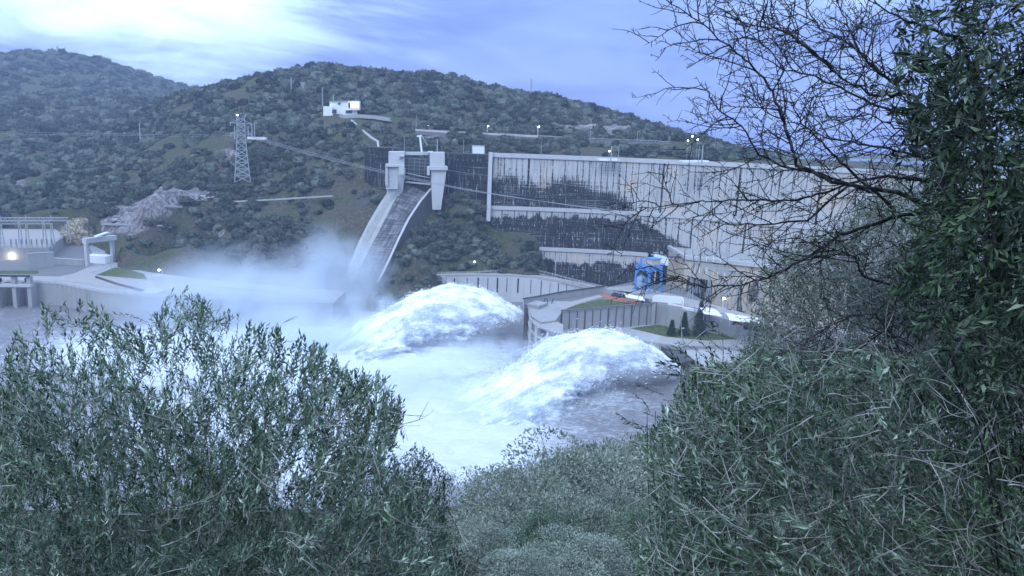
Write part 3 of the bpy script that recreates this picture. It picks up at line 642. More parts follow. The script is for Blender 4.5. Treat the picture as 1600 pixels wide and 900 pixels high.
for u, v, Y, lab in ((110, 176, 850, 'white light on the far hillside below the ridge'), (23, 171, 850, 'pale roof light at the far left hillside'), (371, 180, 500, 'single white light above the pylon top'), (669, 195, 520, 'white light on the slope above the road start'), (952, 236, 392, 'white light beside the thick crest mast')):
    q = P(u, v, Y); r = thing('hill_light', lab, 'light', q); npmesh('lamp_head', *(lambda m: (m.v, m.f))(MB().ico((0, 0, 0), (Y*.0011,)*3, 1)), M['lampw'], r); npmesh('pole', *(lambda m: (m.v, m.f))(MB().tube([(0, 0, 0), (0, 0, -5)], .12, 4)), M['steel'], r)
for u, v, lab in ((1075, 220, 'lowest of the three tall mast lights above the crest'), (1082, 213, 'highest of the three mast lights above the crest'), (1090, 218, 'mast light directly over the twin masts')):
    q = P(u, v, 450); r = thing('mast_light', lab, 'light', q, 0, 'mast lights above the crest'); npmesh('lamp_head', *(lambda m: (m.v, m.f))(MB().ico((0, 0, 0), (.5,)*3, 1)), M['lampw'], r); npmesh('pole', *(lambda m: (m.v, m.f))(MB().tube([(0, 0, 0), (0, 0, -12)], .1, 4)), M['steel'], r)
# ================================================================ HILL ROAD, RAILS, HOUSE
def ribbon(pts, wdt, z=.0, thick=1.0):
    m = MB(); pts = [Vector(p) for p in pts]; V = []
    for i, p in enumerate(pts):
        d = pts[min(i+1, len(pts)-1)]-pts[max(i-1, 0)]; nn = Vector((-d.y, d.x, 0)).normalized()*wdt/2
        V += [p-nn+Vector((0, 0, z)), p+nn+Vector((0, 0, z)), p+nn-Vector((0, 0, thick)), p-nn-Vector((0, 0, thick))]
    m.add(V, [(4*i+j, 4*i+(j+1) % 4, 4*i+4+(j+1) % 4, 4*i+4+j) for i in range(len(pts)-1) for j in range(4)] + [(3, 2, 1, 0), tuple(len(V)-4+j for j in range(4))]); return m
hp = [P(u, v-2, 497) for u, v in ((650, 206), (700, 209), (760, 212), (840, 216), (920, 220), (1000, 223), (1045, 225))]
tag(ribbon(hp, 7, 0, 2.5).build('hill_road', M['road']), None, None, kind='structure')
gr = thing('guard_rail', 'pale guard rail along the hill road behind the dam', 'guard rail', hp[0])
MB().wall([p+Vector((0, -3.6, 1.0)) for p in hp[:4]], .25, 1.3).build('rail_panel', M['concw'], gr)
m = MB(); [m.bar(a.lerp(b, t)+Vector((0, -3.6, -.2)), a.lerp(b, t)+Vector((0, -3.6, 1.0)), .25) for a, b in zip(hp[:-1], hp[1:]) for t in (0, .25, .5, .75)]
m.build('rail_post', M['steel'], gr); MB().wall([p+Vector((0, -3.6, .95)) for p in hp[3:]], .2, .35).build('rail_beam', M['steel'], gr)
hq = P(540, 178, 520); ho = thing('house', 'flat roofed white house on the hillside with lit orange windows', 'house', hq, R(14))
def hb(nm, u0, u1, v0, v1, dep, mt, Y=520, **kw):
    m = MB(); px_box(m, u0, u1, v0, v1, Y, dep); return m.build(nm, mt, ho, **kw)
hb('wall', 515, 547, 159, 181, 11, M['white'])['label'] = 'main white block of the house'
hb('wall', 505, 520, 166, 184, 9, M['white'], 517)['label'] = 'lower white wing of the house'
hb('wall', 544, 562, 157.5, 172, 12, M['white'], 516)['label'] = 'overhanging upper white block'
hb('wall', 536, 558, 171, 180, 10, M['white'], 519)
f = hb('window', 547.5, 560, 160.5, 168.5, .3, M['winlit'], 515.6); f['label'] = 'warm lit window strip'
m = MB()
for u in (549.5, 552.5, 556.5): px_box(m, u, u+.5, 160.5, 168.5, 515.4, .2)
m.build('window_frame', M['dark'], f if False else ho)
hb('window', 544.3, 547, 161, 168.5, .3, M['glass'], 515.7); hb('window', 540, 550, 172.5, 177, .3, M['glass'], 518.6); hb('window', 528, 532, 160.5, 163.5, .3, M['glass'], 519.6)
hb('window', 519, 526, 171, 177.5, .3, M['glass'], 516.5); hb('roof', 514, 548, 157.6, 159, 12, M['concl'], 519.4)
ter = thing('terrace_wall', 'long low pale terrace wall running right from the white house', 'wall', P(575, 181, 512))
tl = [P(u, v, y) for u, v, y in ((530, 180, 515), (560, 178.5, 511), (585, 180, 508), (610, 184, 507))]
MB().wall(tl, .5, 1.6).build('wall_panel', M['concl'], ter); ribbon([p-Vector((0, -3, 1.4)) for p in tl], 7, 0, 1).build('terrace_floor', M['concl'], ter)
stp = [P(u, v, y) for u, v, y in ((549, 187, 500), (560, 197, 488), (570, 206, 475), (580, 214, 460), (590, 220, 445), (592, 234, 432))]
stp = [Vector((p.x, p.y, float(TH(p.x, p.y))+1.1)) if False else p for p in stp]
tag(ribbon(stp, .9, .1, .9).build('stair_wall', M['concw']), 'thin pale stair parapet zigzagging down from the white house to the dam', 'stair')
q = P(480, 134, 580); r = thing('small_building', 'tiny pale flat building half hidden by shrubs near the hilltop', 'building', q); MB().box(q, (8, 5, 4)).build('wall', M['concl'], r); MB().box(q+Vector((0, 0, 2.2)), (8.6, 5.6, .4)).build('roof', M['conc'], r)
q = P(402, 216, 475); r = thing('roadside_slab', 'small bright concrete slab beside the pylon on the hillside', 'slab', q); MB().box(q, (11, 4, 1.5)).build('slab', M['white'], r)
tk = [P(u, v, y) for u, v, y in ((365, 314, 425), (420, 311, 420), (470, 308, 414), (520, 305, 411))]
tag(ribbon(tk, 1.2, 0, .8).build('hillside_path', M['conc']), None, None, kind='structure')
tk = [P(u, v, y) for u, v, y in ((0, 207, 600), (90, 210, 590), (200, 211, 580), (300, 212, 560), (368, 212, 520))]
# ================================================================ PYLON AND WIRES
pb = P(379, 284, 445); py = thing('lattice_pylon', 'grey steel lattice pylon on the hillside with short crossarms', 'pylon', pb, R(20))
def lattice(m, bw, tw, h, n, t=.28):
    def c(i, s): w_ = bw+(tw-bw)*(s/n); x, y = ((-1, -1), (1, -1), (1, 1), (-1, 1))[i % 4]; return Vector((x*w_/2, y*w_/2, h*s/n))
    for i in range(4):
        m.bar(c(i, 0), c(i, n), t*1.4)
        for s in range(n): m.bar(c(i, s), c(i+1, s+1), t); m.bar(c(i+1, s), c(i, s+1), t); m.bar(c(i, s+1), c(i+1, s+1), t)
m = MB(); lattice(m, 8.5, 4.2, 26, 7); npmesh('tower_frame', m.v, m.f, M['steel'], py)
m = MB(); lattice(m, 4.2, 4.2, 9.5, 3); [v for v in m.v]; m.v = [(x, y, z+26) for x, y, z in m.v]; npmesh('tower_top', m.v, m.f, M['steel'], py)
for z in (27, 33):
    m = MB(); m.bar((-6, 0, z), (6, 0, z), .35); m.bar((-6, 0, z), (0, 0, z+2.4), .25); m.bar((6, 0, z), (0, 0, z+2.4), .25)
    for s in (-5.5, 0, 5.5): m.tube([(s, 0, z), (s, 0, z-1.6)], .22, 5)
    npmesh('crossarm', m.v, m.f, M['steel'], py)
for s in (-1, 1):
    m = MB(); m.bar((s*2, 0, 35.5), (s*3, 0, 38.5), .35); m.bar((s*.4, 0, 35.5), (s*3, 0, 38.5), .25); npmesh('earth_peak', m.v, m.f, M['steel'], py)
def wire(pts, r, lab, grp=None, sag=0):
    out = []
    for a, b in zip(pts[:-1], pts[1:]):
        a, b = Vector(a), Vector(b)
        for i in range(12): t = i/12; q = a.lerp(b, t); q.z -= sag*4*t*(1-t); out.append(q)
    out.append(Vector(pts[-1])); tag(MB().tube(out, r, 4).build('power_line', M['steelw']), lab, 'power line', grp)
M['steelw'] = mat('aluminium_wire', (.30, .32, .36), .4, .5)
for i, d in enumerate((0, 2.2, 4.0)):
    wire([P(400, 214+d, 440), P(600, 267+d*.9, 386), P(757, 300+d*.4, 372), P(1040, 341-d, 350)], .08, ['uppermost', 'middle', 'lowest'][i]+' of the three long wires sloping from the pylon past the spillway gate', 'wires crossing the spillway', .5)
wire([P(-60, 203, 520), P(200, 209, 490), P(372, 209, 447)], .06, 'upper long wire running left from the lattice pylon', 'wires left of the pylon', .6)
wire([P(-60, 206, 520), P(200, 211.5, 490), P(386, 211, 447)], .06, 'lower long wire running left from the lattice pylon', 'wires left of the pylon', .6)
wire([P(695, 265, 390), P(800, 277, 380), P(1000, 300, 360)], .05, 'faint single wire running right from the right gate pier', None, .5)
# ================================================================ LEFT BANK
def Z20(pp, z=20): return [tuple(PZ(u, v, z))[:2] for u, v in pp]
yd = Z20([(-350, 436), (0, 439), (62, 441), (92, 442), (130, 450), (166, 456), (200, 459), (246, 462), (300, 465), (440, 471), (520, 474), (540, 455), (400, 444), (300, 434), (230, 425), (188, 415), (186, 402), (140, 372), (0, 370), (-350, 372)])
yt = thing('river_wall', 'long pale concrete retaining wall along the left river bank', 'retaining wall', tuple(PZ(150, 456, 12)))
MB().prism(yd, 4, 20).build('wall_face', M['concl'], yt)
MB().wall([Vector(p).to_3d()+Vector((0, 0, 20.8)) for p in yd[:10]], .5, 1.2).build('parapet', M['concw'], yt)
def sheet(nm, poly, z, mt, kind='structure'):
    n = len(poly); m = MB(); m.prism(poly, z-.08, z); return tag(m.build(nm, mt), None, None, kind=kind)
sheet('yard_road', Z20([(-350, 428), (0, 431), (95, 433), (118, 428), (136, 420), (146, 417), (172, 415), (160, 421), (140, 427), (170, 434), (260, 442), (440, 456), (430, 466), (250, 456), (200, 451), (130, 443), (92, 438), (0, 437), (-350, 433)]), 20.10, M['pave'])
sheet('yard_ground', Z20([(-350, 373), (-350, 427), (0, 430), (92, 432), (116, 427), (134, 419), (150, 410), (135, 373)]), 20.05, M['road'])
sheet('verge_grass', Z20([(150, 430), (175, 432), (230, 437), (225, 428), (195, 420), (180, 418)]), 20.12, M['grass'])
sheet('lawn_strip', Z20([(-60, 424), (60, 423), (60, 428), (-60, 428)]), 20.16, M['grass'])
# concrete box at the road edge
q = thing('river_block', 'pale square concrete block wall end beside the lit lamp post', 'wall', tuple(PZ(232, 470, 12)))
MB().prism(Z20([(220, 459.5), (246, 462), (262, 455), (236, 452.5)]), 5, 20.9).build('block', M['concw'], q)
# intake frame on pillars
it = thing('intake_frame', 'concrete intake frame of tall pillars and a top beam over the river', 'intake', tuple(PZ(30, 470, 12)))
for u in (-100, -40, 8, 35, 58):
    a = PZ(u, 440, 20); m = MB(); m.box((a.x, a.y-5, 11), (1.6, 2.0, 24.5)); m.box((a.x, a.y-1.5, 14), (1.2, 6, 12)) ; m.build('pillar', M['concl'], it)
a = PZ(-120, 440, 20); b = PZ(59, 441, 20); MB().bar((a.x, a.y-5, 23.6), (b.x, b.y-5, 23.6), 1.0, .6).build('top_beam', M['dark'], it); MB().bar((a.x, a.y-4, 19.4), (b.x, b.y-4, 19.4), 2.6, 1.1).build('lower_beam', M['concw'], it)
for u in (12, 52): a = PZ(u, 440, 20); MB().box((a.x, a.y-4.6, 21.6), (.9, .9, 1.7)).build('hoist_motor', M['dark'], it)
# portal gantry (concrete frame) with bridge
pg = thing('portal_frame', 'white concrete portal gantry at the foot of the rock cutting', 'gantry', tuple(PZ(157, 416, 20)))
A1 = PZ(137, 416, 20); A2 = PZ(177, 409, 20)
for q, s in ((A1, 1), (A2, 1)): MB().box((q.x, q.y, 25.7), (1.3, 2.4, 11.4)).build('column', M['concw'], pg, bevel=.1)
m = MB(); m.bar((A1.x-1, A1.y, 32.2), (A2.x+1.5, A2.y, 32.2), 3, 2.4); m.build('beam', M['concw'], pg, bevel=.1); MB().bar((A1.x+5, A1.y, 34.6), (A2.x-2, A2.y, 34.6), 2, .5).build('trolley_cover', M['lampw0'] if 'lampw0' in M else M['white'], pg)
m = MB(); [m.bar((A1.x-1+i*1.3, A1.y-1.2, 33.4), (A1.x-1+i*1.3, A1.y-1.2, 34.3), .12) for i in range(12)]; m.bar((A1.x-1, A1.y-1.2, 34.3), (A2.x+1, A2.y-1.2, 34.3), .12); m.build('railing', M['steel'], pg)
q = PZ(155, 410, 20); MB().box((q.x, q.y, 21.8), (11, 6, 3.6), R(-8)).build('ramp_block', M['white'], pg)
# gravel mound (lit cream rock) and yard walls
def rock_mesh(nm, lab, c, r, mt, seed=0, cat='rock'):
    import bmesh
    bm = bmesh.new(); bmesh.ops.create_icosphere(bm, subdivisions=5, radius=1); V = np.array([v.co for v in bm.verts]); Fa = np.array([[x.index for x in f.verts] for f in bm.faces]); bm.free()
    d = 1 + (fbm(V[:, 0]*2.2+seed, V[:, 1]*2.2, V[:, 2]*1.5, 4)-.5)*.9 + (np.abs(fbm(V[:, 0]*6+seed, V[:, 1]*6, V[:, 2]*2, 3)-.5))*-.5
    V = V*d[:, None]*np.array(r); return tag(npmesh(nm, V+0, Fa, mt, None, False), lab, cat) if c is None else (lambda o: (setattr(o, 'location', c), tag(o, lab, cat))[1])(npmesh(nm, V, Fa, mt, None, False))
def rk(cA, cB):
    def fn(k, b):
        p = geo(k); a = k.noise(p, .45, 7, .62, .8, (1, 1, .8)); vo = k.new('ShaderNodeTexVoronoi', feature='DISTANCE_TO_EDGE'); k.put(vo.inputs['Vector'], p); vo.inputs['Scale'].default_value = .42; a = k.m('ADD', k.m('MULTIPLY', a, .75), k.m('MULTIPLY', k.ss(vo.outputs['Distance'], .0, .22), .16)); bump(k, b, a, .8, .8); return k.mix(k.ss(a, .40, .60), cA, cB)
    return fn
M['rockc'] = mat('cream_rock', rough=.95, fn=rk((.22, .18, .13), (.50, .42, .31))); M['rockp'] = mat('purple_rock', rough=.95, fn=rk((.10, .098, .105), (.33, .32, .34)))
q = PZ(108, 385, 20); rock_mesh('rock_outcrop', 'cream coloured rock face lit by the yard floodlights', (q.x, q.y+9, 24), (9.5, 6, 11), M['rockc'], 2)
def hit(u, v, y0=300, y1=560):
    Yt = np.linspace(y0, y1, 140); q = Pn(np.full(140, float(u)), np.full(140, float(v)), Yt); below = q[:, 2] < TH(q[:, 0], q[:, 1]); i = np.argmax(below); return Yt[i] if below.any() else 430.0
def Pn(u, v, Y):
    d = np.stack([u-800, -(v-450), -F+0*u], -1) @ np.array(MR).T; t = Y/d[:, 1]
    return np.stack([d[:, 0]*t, Y, CZ+d[:, 2]*t], -1)
def rockpatch(lab, quad, mt, seed, push=2.5, res=46):
    (a, b, c, d) = [Vector(p) for p in quad]; YC = [hit(*p) for p in quad]; V = []
    for j in range(res):
        for i in range(res*2):
            s_, t_ = i/(res*2-1), j/(res-1); q = (a.lerp(b, s_)).lerp(d.lerp(c, s_), t_); y = (YC[0]*(1-s_)+YC[1]*s_)*(1-t_)+(YC[3]*(1-s_)+YC[2]*s_)*t_
            e = min(s_, 1-s_, t_*1.3, (1-t_)*1.3); q += Vector((1, 0))*(vnoise(t_*9+seed, s_*3)-.5)*14*(1 if e < .12 else .3) + Vector((0, 1))*(vnoise(s_*14+seed, t_*2)-.5)*7*(1 if e < .1 else .25)
            V.append((q.x, q.y, y-push*min(1, e*8)+3*(e < .01)))
    V = np.array(V); W_ = Pn(V[:, 0], V[:, 1], V[:, 2]); n1_ = np.abs(fbm(W_[:, 0]/4.5+seed, W_[:, 1]/4, W_[:, 2]/7, 3)-.5)*6 + (fbm(W_[:, 0]/1.6, W_[:, 1]/1.6, W_[:, 2]/1.8+seed, 3)-.5)*1.3; W_[:, 1] += n1_; W_[:, 0] += n1_*.3
    tag(npmesh('rock_outcrop', W_, grid_faces(res*2, res), mt, None, False), lab, 'rock')
for lab, qd, mt_, sd_ in (('middle tier of the terraced purple grey rock cutting', [(188, 326), (280, 329), (258, 350), (165, 348)], M['rockp'], 3), ('lowest tier of the rock cutting above the portal gantry', [(163, 350), (253, 353), (238, 371), (152, 371)], M['rockp'], 5),
    ('high pale rock outcrop at the top of the cutting with a pointed right end', [(262, 300), (334, 284), (342, 312), (240, 319)], M['rockp'], 9), ('small reddish rock outcrop showing between shrubs', [(322, 364), (350, 360), (358, 380), (325, 382)], M['rockp'], 12), ('dark wet rock cliff left of the chute wall', [(552, 305), (586, 300), (560, 372), (530, 378)], M['rockd'], 15)):
    rockpatch(lab, qd, mt_, sd_)
ld = [P(u, v, hit(u, v)-3.2) for u, v in ((160, 349), (200, 350), (258, 351.5))]; tag(ribbon(ld, 1.6, 0, .8).build('rock_ledge', M['concl']), 'narrow pale ledge between two tiers of the rock cutting', 'ledge')
ld = [P(u, v, hit(u, v)-3.2) for u, v in ((210, 322), (262, 321), (284, 322))]; tag(ribbon(ld, 1.6, 0, .8).build('rock_ledge', M['concl']), 'narrow pale ledge below the high pale rock outcrop', 'ledge')
for (a, b, h, lab) in (((45, 420), (85, 417), 7, 'pale block wall in the yard behind the intake frame'), ((85, 413), (132, 416), 3, 'low grey wall crossing the yard')):
    A_ = PZ(*a, 20); B_ = PZ(*b, 20); r = thing('yard_wall', lab, 'wall', (A_+B_)/2, 0, 'yard walls'); MB().wall([A_+Vector((0, 0, h)), B_+Vector((0, 0, h))], .5, h+.2).build('panel', M['concl'], r)
    MB().wall([A_+Vector((0, 0, h+.25)), B_+Vector((0, 0, h+.25))], .8, .28).build('coping', M['concw'], r)
# switchyard terrace and gantry
q = PZ(30, 400, 20); r = thing('switchyard_terrace', 'raised concrete terrace carrying the switchyard gantry', 'terrace', q)
MB().prism(Z20([(-350, 405), (78, 404), (100, 385), (90, 372), (-350, 372)]), 19, 25.5).build('terrace_block', M['concl'], r)
MB().prism(Z20([(-340, 403), (76, 402.5), (97, 384.8), (88, 373), (-340, 373)]), 25.5, 25.7).build('gravel_bed', M['pave'], r)
for gi, (dy, lab) in enumerate(((0, 'front steel busbar gantry over the floodlit switchyard'), (14, 'rear steel busbar gantry behind the floodlit switchyard'))):
    a = PZ(-120, 388, 25.6); b = PZ(83, 385, 25.6); a.y += dy; b.y += dy; g = thing('busbar_gantry', lab, 'gantry', (a+b)/2, 0, 'busbar gantries')
    m = MB(); zt_ = 37
    for z in (zt_, zt_+1.6): m.bar((a.x, a.y, z), (b.x, b.y, z), .35); m.bar((a.x, a.y+1.4, z), (b.x, b.y+1.4, z), .35)
    nseg = 26
    for i in range(nseg):
        p = a.lerp(b, i/nseg); q = a.lerp(b, (i+1)/nseg); m.bar((p.x, p.y, zt_), (q.x, q.y, zt_+1.6), .22); m.bar((p.x, p.y, zt_), (p.x, p.y, zt_+1.6), .2)
    m.build('truss_beam', M['steel'], g)
    for t in (0, .2, .4, .6, .8, 1):
        p = a.lerp(b, t); m = MB(); m.bar((p.x-1, p.y, 25.6), (p.x-.3, p.y, zt_), .35); m.bar((p.x+1, p.y, 25.6), (p.x+.3, p.y, zt_), .35)
        for z in range(4): m.bar((p.x-.9+z*.15, p.y, 27.5+z*2.6), (p.x+.9-z*.15, p.y, 27.5+z*2.6), .2)
        m.bar((p.x, p.y, zt_+1.6), (p.x, p.y, zt_+4.5*(1-.8*gi)), .25); m.build('trestle', M['steel'], g)
for i in range(9):
    q = PZ(18+i*8, 388, 25.6); r = thing('transformer_bushing', 'slim ribbed insulator column standing in the floodlit switchyard', 'insulator', q, 0, 'insulator columns in the switchyard')
    m = MB(); m.tube([(0, 0, 0), (0, 0, 2.2)], .3, 6); npmesh('pedestal', m.v, m.f, M['steel'], r); m = MB(); [m.tube([(0, 0, 2.2+j*.35), (0, 0, 2.36+j*.35)], .42, 8, .25) for j in range(7)]; npmesh('insulator', m.v, m.f, M['dark'], r)
for u, v, z, s, lab, e in ((44, 381, 25.6, 1.0, 'brightest yellow floodlight burning in the switchyard', 9000), (21, 400, 20, .7, 'floodlight glowing on a short pole at the yard edge', 4500), (25, 380, 25.6, .9, 'small floodlight left of the brightest one', 500), (170, 400, 20, .6, 'small light on the portal gantry column', 300)):
    q = P(u, v, 405 if z > 22 else 375); b0 = Vector((q.x, q.y, z)); r = thing('floodlight', lab, 'floodlight', b0, 0, 'yard floodlights'); h = q.z-z
    npmesh('pole', *(lambda m: (m.v, m.f))(MB().tube([(0, 0, 0), (0, 0, h-.3)], .15, 6)), M['steel'], r); npmesh('lamp_head', *(lambda m: (m.v, m.f))(MB().ico((0, 0, h), (s*.9, s*.9, s*.6), 2)), M['lamp'], r, True)
    npmesh('housing', *(lambda m: (m.v, m.f))(MB().box((0, 0, h+s*.65), (s, s, s*.2))), M['steel'], r)
    l = bpy.data.lights.new('floodlight_glow', 'POINT'); l.energy = e; l.color = (1, .82, .55); l.shadow_soft_size = s; lo = bpy.data.objects.new('glow', l); C.objects.link(lo); lo.parent = r; lo.location = (0, -s-.3, h+.3)
# road wall at the far side of the riverside road
q = thing('road_kerb_wall', 'low dark kerb wall between the riverside road and the shrubs', 'wall', tuple(PZ(220, 440, 20)))
MB().wall([Vector(p).to_3d()+Vector((0, 0, 20.9)) for p in Z20([(150, 434), (185, 446), (225, 456)])], .6, 1.0).build('panel', M['concd'], q)
MB().wall([Vector(p).to_3d()+Vector((0, 0, 20.8)) for p in Z20([(300, 448), (360, 452), (437, 458)])], .5, .9).build('panel', M['concl'], q)
# ================================================================ RIGHT PLATFORM
up_ = Z20([(826, 484), (820, 478), (830, 468), (880, 457), (946, 449), (990, 440), (1060, 447), (1100, 470), (1200, 500), (1320, 520), (1400, 545), (1400, 580), (1290, 552), (1200, 509), (1130, 492), (1066, 484), (1026, 476), (878, 487), (868, 500), (846, 503), (832, 495)], 22)
pt_ = thing('outlet_platform', 'large concrete platform with curved nose holding the lawn and crane', 'platform', tuple(PZ(950, 470, 10)))
MB().prism(up_, 4, 21.9).build('platform_block', M['concl'], pt_)
sheet('platform_paving', up_[2:17], 21.98, M['road'])
lw = Z20([(865, 505), (1024, 507), (1066, 484), (1130, 492), (1200, 505), (1420, 520), (1420, 585), (1200, 548), (1120, 540), (1060, 541), (1030, 536), (960, 528), (880, 531)], 14)
MB().prism(lw, 4, 14).build('lower_terrace', M['conc'], pt_)
lo_ = Z20([(838, 500), (868, 500), (900, 512), (905, 532), (870, 540), (846, 535), (836, 528)], 15.5)
MB().prism(lo_, 4, 15.5).build('nose_terrace', M['concl'], pt_)
def W(pp, z, h, t=.5): return MB().wall([PZ(u, v, z) for u, v in pp], t, h)
W([(878, 485), (950, 479), (1025, 473)], 23.0, 10.5).build('terrace_wall', M['concl'], pt_)['label'] = 'long panelled wall below the lawn'
W([(1025, 473), (1066, 480)], 23.0, 10.5).build('terrace_wall', M['concl'], pt_)
W([(877, 484.6), (950, 478.6), (1026, 472.6)], 23.3, .3, .8).build('wall_coping', M['concd'], pt_)
m = MB()
for i in range(13): a = PZ(878+i*12.2, 485-i*.98, 23.0); m.bar((a.x, a.y-.35, 22.6), (a.x, a.y-.35, 14), .22 if i % 3 else .5, .3)
m.build('wall_joint', M['concd'], pt_); 
a = PZ(1021, 473, 23); MB().box((a.x, a.y-.9, 18.4), (1.6, 1.6, 9.6)).build('buttress', M['concl'], pt_)
W([(818, 467), (836, 464), (880, 456), (944, 447)], 24.6, 3.0, .6).build('parapet', M['concl'], pt_)['label'] = 'diagonal parapet wall of the platform'
W([(817.5, 466), (836, 463), (880, 455), (945, 446)], 24.9, .35, 1.0).build('parapet_coping', M['concd'], pt_)
m = MB(); pts = [(818, 467), (836, 464), (880, 456), (944, 447)]
for (a, b) in zip(pts[:-1], pts[1:]):
    for t in (0, .5): m.box(PZ(a[0]+(b[0]-a[0])*t, a[1]+(b[1]-a[1])*t, 24.0)+Vector((0, -.5, -1)), (.5, .5, 3))
m.build('parapet_pier', M['concw'], pt_)
# outlet nose: frames
npz = [(826, 484), (829, 497), (838, 507), (856, 514), (880, 520)]
m = MB()
for i, (u, v) in enumerate(npz):
    a = PZ(u, v, 21.6); MB().box((a.x, a.y-.8, 15.2), (.9, .9, 13)).build('nose_column', M['concw'], pt_)
m = MB()
for z in (21.4, 17.5, 13.2): 
    for (a, b) in zip(npz[:-1], npz[1:]): p = PZ(*a, 21.6); q = PZ(*b, 21.6); m.bar((p.x, p.y-.8, z), (q.x, q.y-.8, z), .6, .5)
m.build('nose_beam', M['concw'], pt_)
MB().prism(Z20(npz+[(880, 505), (868, 500), (840, 495), (831, 484)], 21.6), 20.6, 21.2).build('nose_walkway', M['pave'], pt_)
a = PZ(823, 484, 22); MB().box((a.x-.3, a.y+1.5, 16.5), (1.2, 5, 13)).build('outlet_face', M['concd'], pt_)
MB().prism(Z20([(824, 474), (842, 478), (856, 473), (838, 469)], 23.2), 22, 23.2).build('nose_cap', M['concl'], pt_)
m = MB()
for u in (849, 856, 862): a = PZ(u, 474, 22); m.bar(a, a+Vector((.6 if u != 856 else -.6, 0, 2.2)), .3)
m.build('winch', M['dark'], pt_)
m = MB()
def fence(m, pts, h, st=3.0):
    for a, b in zip(pts[:-1], pts[1:]):
        kk = max(1, int((b-a).length//st))
        for i in range(kk): p = a.lerp(b, i/kk); m.bar(p-Vector((0, 0, h)), p, .12)
        for d in (0, -.5): m.bar(a+Vector((0, 0, d)), b+Vector((0, 0, d)), .1)
for pp_, z_, h_, st_ in ((((1027, 474), (1066, 482), (1130, 491), (1200, 508)), 24.4, 1.3, 2.5), (npz, 22.4, 1.2, 2), (((985, 529), (1030, 535), (1060, 540), (1120, 538), (1200, 546)), 15.9, 1.2, 2.5), (((880, 485), (950, 479.2), (1022, 473.4)), 24.3, 1.1, 3)):
    m = MB(); fence(m, [PZ(u, v, z_) for u, v in pp_], h_, st_); m.build('railing', M['steel'], pt_)
# lawns, red path
sheet('lawn', Z20([(884, 483), (905, 475), (938, 467.5), (950, 468.5), (987, 474.5), (940, 478.5)], 22), 22.04, M['grass'])
sheet('gravel_verge', Z20([(880, 484), (870, 480), (890, 472), (935, 461), (944, 463), (905, 474), (884, 482.5)], 22), 22.03, M['pave'])
sheet('red_path', Z20([(934, 460), (942, 459), (1002, 471), (994, 474), (951, 468)], 22), 22.06, M['red'])
sheet('lower_lawn', Z20([(985, 513), (1024, 508), (1060, 510), (1130, 508), (1185, 516), (1150, 530), (1100, 532), (1040, 526)], 14), 14.05, M['grass'])
sheet('lower_path', Z20([(1140, 510), (1166, 512), (1182, 520), (1170, 524), (1150, 516)], 14), 14.09, M['red'])
sheet('terrace_road', Z20([(1030, 526), (1100, 532.5), (1150, 531), (1205, 520), (1215, 530), (1160, 538), (1090, 539), (1030, 533)], 14), 14.07, M['pave'])
sheet('platform_road', Z20([(946, 450), (985, 446), (1060, 462), (1120, 478), (1200, 500), (1300, 518), (1290, 530), (1190, 508), (1120, 488), (1060, 476), (1010, 466), (960, 457)], 22), 22.10, M['pave'])
W([(1020, 460), (1066, 464), (1068, 470)], 25.0, 3.5, .4).build('yard_screen', M['white'], pt_)
W([(1044, 473), (1070, 479), (1130, 492), (1200, 508)], 23.2, 1.3, .5).build('road_parapet', M['white'], pt_)
W([(1031, 536), (1060, 541), (1120, 539), (1200, 547)], 15.0, 1.4, .5).build('lower_parapet', M['concl'], pt_)
m = MB(); [m.box(PZ(1034+i*14, 541, 14)+Vector((0, -.4, -4)), (.5, .4, 8)) for i in range(12)]; m.build('pile', M['concd'], pt_)
# second outlet mouth
q = PZ(1060, 560, 14); o2 = thing('second_outlet', 'dark concrete outlet mouth under the lower terrace where the second jet emerges', 'outlet', (q.x, q.y, 10))
MB().prism(Z20([(1035, 541), (1062, 541), (1085, 560), (1060, 566)], 14), 6, 13.6).build('mouth', M['concd'], o2); MB().prism(Z20([(1060, 541), (1200, 548), (1240, 600), (1110, 580), (1082, 560)], 13.7), 6, 13.7).build('side_block', M['conc'], o2)  # mouth is solid; its dark colour stands for the shade under the outlet
# curved road with slotted retaining wall
rp = [(560, 446), (600, 440), (650, 433), (700, 431.5), (740, 430.5), (800, 431), (840, 434), (880, 440), (920, 449), (950, 457), (985, 461)]
rz_ = [22.5]*8+[22.3, 22.1, 22.1]
rd = [PZ(u, v, z) for (u, v), z in zip(rp, rz_)][2:]
cr_ = thing('curved_road', 'elevated curving road on a pale retaining wall with dark vertical slots', 'road wall', tuple(rd[2]))
ribbon([p+Vector((0, 3.3, 0)) for p in rd], 7, 0, .5).build('road_deck', M['pave'], cr_); MB().wall([p-Vector((0, .3, .4)) for p in rd], .8, 1, base=8).build('retaining_wall', M['concw'], cr_)
m = MB(); tot = 0
for a, b in zip(rd[1:-1], rd[2:]):
    L_ = (b-a).length; kk = int(L_//4.6)
    for i in range(kk):
        p = a.lerp(b, (i+.5)/kk); m.box(p+Vector((0, -.75, -4.4)), (.75 if i % 2 == 0 else .3, .12, 7.0))
m.build('wall_slot', M['dark'], cr_)
MB().wall([p+Vector((0, -.2, .5)) for p in rd], .25, .95).build('kerb_beam', M['concl'], cr_)
m = MB()
bk = [PZ(u, v, 24.0) for u, v in ((650, 426), (700, 425), (740, 424.5), (800, 420), (825, 418), (870, 429), (920, 442), (985, 455), (1020, 452))]
def fence(m, pts, h, st=3.0):
    for a, b in zip(pts[:-1], pts[1:]):
        kk = max(1, int((b-a).length//st))
        for i in range(kk): p = a.lerp(b, i/kk); m.bar(p-Vector((0, 0, h)), p, .16)
        for d in (0, -.45): m.bar(a+Vector((0, 0, d)), b+Vector((0, 0, d)), .14)
